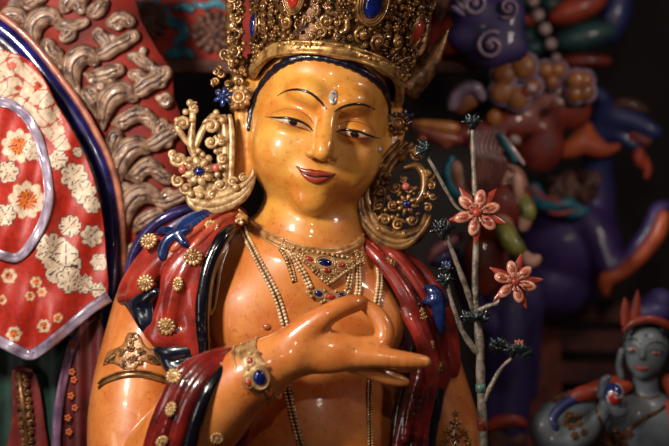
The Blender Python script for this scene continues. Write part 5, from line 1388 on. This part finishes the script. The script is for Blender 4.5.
# ---- small blue-grey bodhisattva
sb = thing('blue_statuette', 'small blue-grey bodhisattva statuette holding a round jewel at the lower right', 'statue', P(640, 520, 130))
M_GREY = mat('blue_grey_skin', (108, 116, 122), .5, 0, .25, nscale=14, rgb2=(74, 82, 92), bump=.1)
D0 = 130
def sp(x, y, d): return (x, y, D0 + d)
sprims = [('e', 646, 346, D0, 22, 22, 24, 0), ('e', 645, 358, D0 - 3, 18.5, 19, 21, 0), ('e', 642, 374, D0 - 12, 7, 6, 6, 0),
    [(645, 375, D0 + 4, 12), (646, 395, D0 + 4, 13)], ('e', 648, 425, D0 + 2, 42, 22, 34, 0), ('e', 650, 470, D0 + 2, 36, 20, 40, 0),
    [(612, 402, D0 + 4, 16), (586, 404, D0 - 2, 15), (562, 412, D0 - 10, 15), (546, 428, D0 - 16, 16), (556, 444, D0 - 24, 14), (580, 436, D0 - 30, 12), (596, 420, D0 - 34, 8.5), (604, 412, D0 - 35, 7)],
    [(690, 405, D0 + 8, 15), (705, 440, D0, 14)]]
smb, sbody = None, None
for s_ in (): pass
sprims += [('e', 607, 404, D0 - 34, 8, 5, 11, 12), [(600, 396, D0 - 36, 3.2), (602, 386, D0 - 38, 2.8), (606, 380, D0 - 40, 2.2)], [(604, 394, D0 - 37, 3), (604, 382, D0 - 40, 2.6), (609, 377, D0 - 42, 1.9)],
    [(613, 398, D0 - 34, 3), (620, 404, D0 - 40, 2.8), (624, 399, D0 - 42, 2)], [(612, 406, D0 - 35, 3.2), (620, 409, D0 - 40, 2.6), (626, 403, D0 - 42, 2)], [(610, 410, D0 - 34, 3.2), (619, 414, D0 - 38, 2.6), (626, 410, D0 - 41, 2)],
    [(644, 345, D0 - 22, 2.2), (642, 357, D0 - 26, 3)], ('e', 632, 349, D0 - 17.5, 7, 4, 4, 0), ('e', 655, 351, D0 - 17.5, 7, 4, 4, 0)]
smb, sbody = blob('body', M_GREY, sb, sprims, 4, 1.6, label='blue-grey lacquered body')
SBV = bvh_of(smb)
def sline(name, pts, m, parent=sb, off=0.2, label=None):
    q3, ns, qq = drape_path(SBV, pts, off, 6, D0 - 20); mb = MB(); tube(mb, q3, np.maximum(qq[:, 2], .12), 7, .7, up=ns); return mb.build(name, m, parent, label)
for pts, ic in (([(625, 349, .2), (630, 346.5, .5), (636, 347, .5), (641, 351, .2)], (633, 349.5)), ([(648, 353, .2), (653, 350, .5), (659, 351, .5), (664, 354, .2)], (656, 353))):
    mb = MB(); p, n = hit(SBV, *ic); ball(mb, p, (5.4, 2.2, 1.0), rot2(frame_of(n), -.1), 12, 6); e_ = mb.build('eye', mat('pinkish_eye', (196, 150, 140), .4), sb)
    mb = MB(); ball(mb, p + n * .6, (1.9, 1.9, .8), frame_of(n), 9, 5); mb.build('iris', M_CORAL, e_)
    sline('lid_line', pts, M_BLACK, e_, .5)
sline('eyebrow', [(624, 342, .3), (630, 339, .8), (637, 340, .8), (641, 344, .3)], M_BLACK)
sline('eyebrow', [(648, 345, .3), (654, 342, .8), (661, 343, .8), (666, 347, .3)], M_BLACK)
sline('lips', [(633, 365, .5), (637, 367.5, 2.2), (641, 368.5, 2.6), (645, 368.5, 2.2), (649, 367.5, .5)], mat('orange_lip', (172, 76, 48), .4, 0, .4), label='orange lips')
sline('forehead_mark', [(646, 334, .6), (646, 337, 1)], M_BLACK)
sline('hairline', [(624, 340, 1.4), (627, 331, 1.8), (636, 326, 2), (648, 325, 2), (660, 328, 2), (668, 334, 1.6)], M_HAIR)
blob('crown_band', M_CORAL, sb, [[(624, 330, D0 - 18, 2.5), (634, 322, D0 - 22, 3.4), (648, 319, D0 - 23, 3.6), (662, 322, D0 - 21, 3.4), (672, 328, D0 - 16, 3)]], 3, 1.4, label='dull red crown band')
blob('hair_bun', M_PCLOUD, sb, [('e', 652, 312, D0 + 4, 22, 20, 16, 0), ('e', 660, 300, D0 + 6, 14, 13, 12, 0)], 5, 1.8, label='blue violet piled hair')
for x0, x1, y1, w_ in ((626, 624, 297, 5.5), (635, 637, 290, 5.5)):
    mb = MB(); a_, b_ = P(x0, 326, D0 - 10), P(x1, y1, D0 - 8); fr = frame_of([0, -1, 0], b_ - a_); L_ = np.linalg.norm(b_ - a_)
    scroll(mb, fr, a_, [(0, 0), (0, L_ * .4), (0, L_ * .75), (0, L_)], [w_, w_ * 1.1, w_ * .7, .6], .4, n=6)
    scroll(mb, fr, a_ + fr[:, 2] * 3, [(0, 4), (0, L_ * .5), (0, L_ * .8)], [w_ * .3, w_ * .35, .4], .5)
    mb.build('crown_point', M_ORD, sb, 'orange pointed crown leaf')
blob('ear_lobe', M_GREY, sb, [[(622, 350, D0 - 2, 3), (619, 364, D0 - 2, 3), (621, 378, D0 - 2, 3.4)]], 2, 1.4)
blob('shoulder_cloth', M_ORD, sb, [[(628, 386, D0 - 4, 5), (612, 390, D0 - 12, 7), (596, 392, D0 - 18, 7), (582, 394, D0 - 20, 6), (572, 398, D0 - 20, 4)], [(620, 378, D0 + 4, 4), (606, 386, D0, 6), (590, 390, D0 - 8, 6)]], 5, 1.8, label='orange red shoulder cloth')
blob('shoulder_cloth', M_ORD, sb, [[(668, 380, D0 - 4, 6), (680, 392, D0 - 8, 10), (690, 410, D0 - 10, 10)], [(668, 404, D0 - 14, 4), (672, 430, D0 - 16, 5)]], 5, 1.8)
blob('shoulder_cloth', M_BBLUE, sb, [[(584, 396, D0 - 18, 3), (572, 400, D0 - 22, 4), (560, 408, D0 - 26, 4), (552, 420, D0 - 28, 4), (556, 430, D0 - 32, 3)]], 4, 1.6, label='blue sleeve edge')
def studs(name, pts, r, m=M_DARKGOLD, n=60, seed=1, lab=None):
    mb = MB(); rr = random.Random(seed)
    for (x, y, R) in pts:
        for k in range(6):
            a_ = k * 1.047; p, n_ = hit(SBV, x + R * .6 * math.cos(a_), y + R * .6 * math.sin(a_), .6, D0 - 20); ball(mb, p, R * .36, nu=7, nv=5)
        p, n_ = hit(SBV, x, y, 1.2, D0 - 20); ball(mb, p, R * .45, nu=8, nv=6)
    return mb.build(name, m, sb, lab)
studs('bracelet', [(569, 416, 6), (572, 426, 6), (575, 436, 5), (566, 424, 5), (580, 424, 4), (578, 416, 4), (584, 432, 4)], 5, lab='dull gold bracelet')
studs('armlet', [(556, 400, 5), (563, 397, 5), (560, 406, 4), (570, 394, 4)], 5)
studs('breast_ornament', [(617, 436, 8), (607, 440, 6), (628, 434, 6), (612, 448, 7), (624, 446, 6)], 5, lab='dull gold breast ornament')
sline('necklace', [(634, 392, .8), (640, 396, 1), (650, 398, 1), (660, 396, 1)], M_DARKGOLD, off=.6)
sline('cross_cord', [(668, 404, 1.8), (656, 412, 2), (642, 420, 2), (628, 430, 2), (620, 436, 2)], M_DARKGOLD, off=.8)
sline('cross_cord', [(594, 404, 1.2), (600, 420, 1.4), (606, 436, 1.4)], M_DARKGOLD, off=.8)
jw = thing('round_jewel', 'round red, white and blue swirled jewel held by the blue statuette', 'jewel', P(616, 392, D0 - 52))
jc = P(614, 394, D0 - 46); R_ = 11
mb = MB(); ball(mb, jc, (R_, R_, R_ * 1.1), None, 28, 18)
def jpaint(v):
    u = (v - jc) / R_; a_ = np.arctan2(u[:, 2], u[:, 0]); r = np.hypot(u[:, 0], u[:, 2]); s_ = np.cos(a_ - r * 3.2 + .6)
    c = np.tile(C(176, 44, 30), (len(v), 1)); c[s_ > .0] = C(26, 40, 96); c[(np.abs(s_) < .26)] = C(206, 196, 196); return c
mb.build('jewel_ball', mat('painted_jewel', (255, 255, 255), .25, 0, .8, vary=.05, attr=True), jw, paint=jpaint)
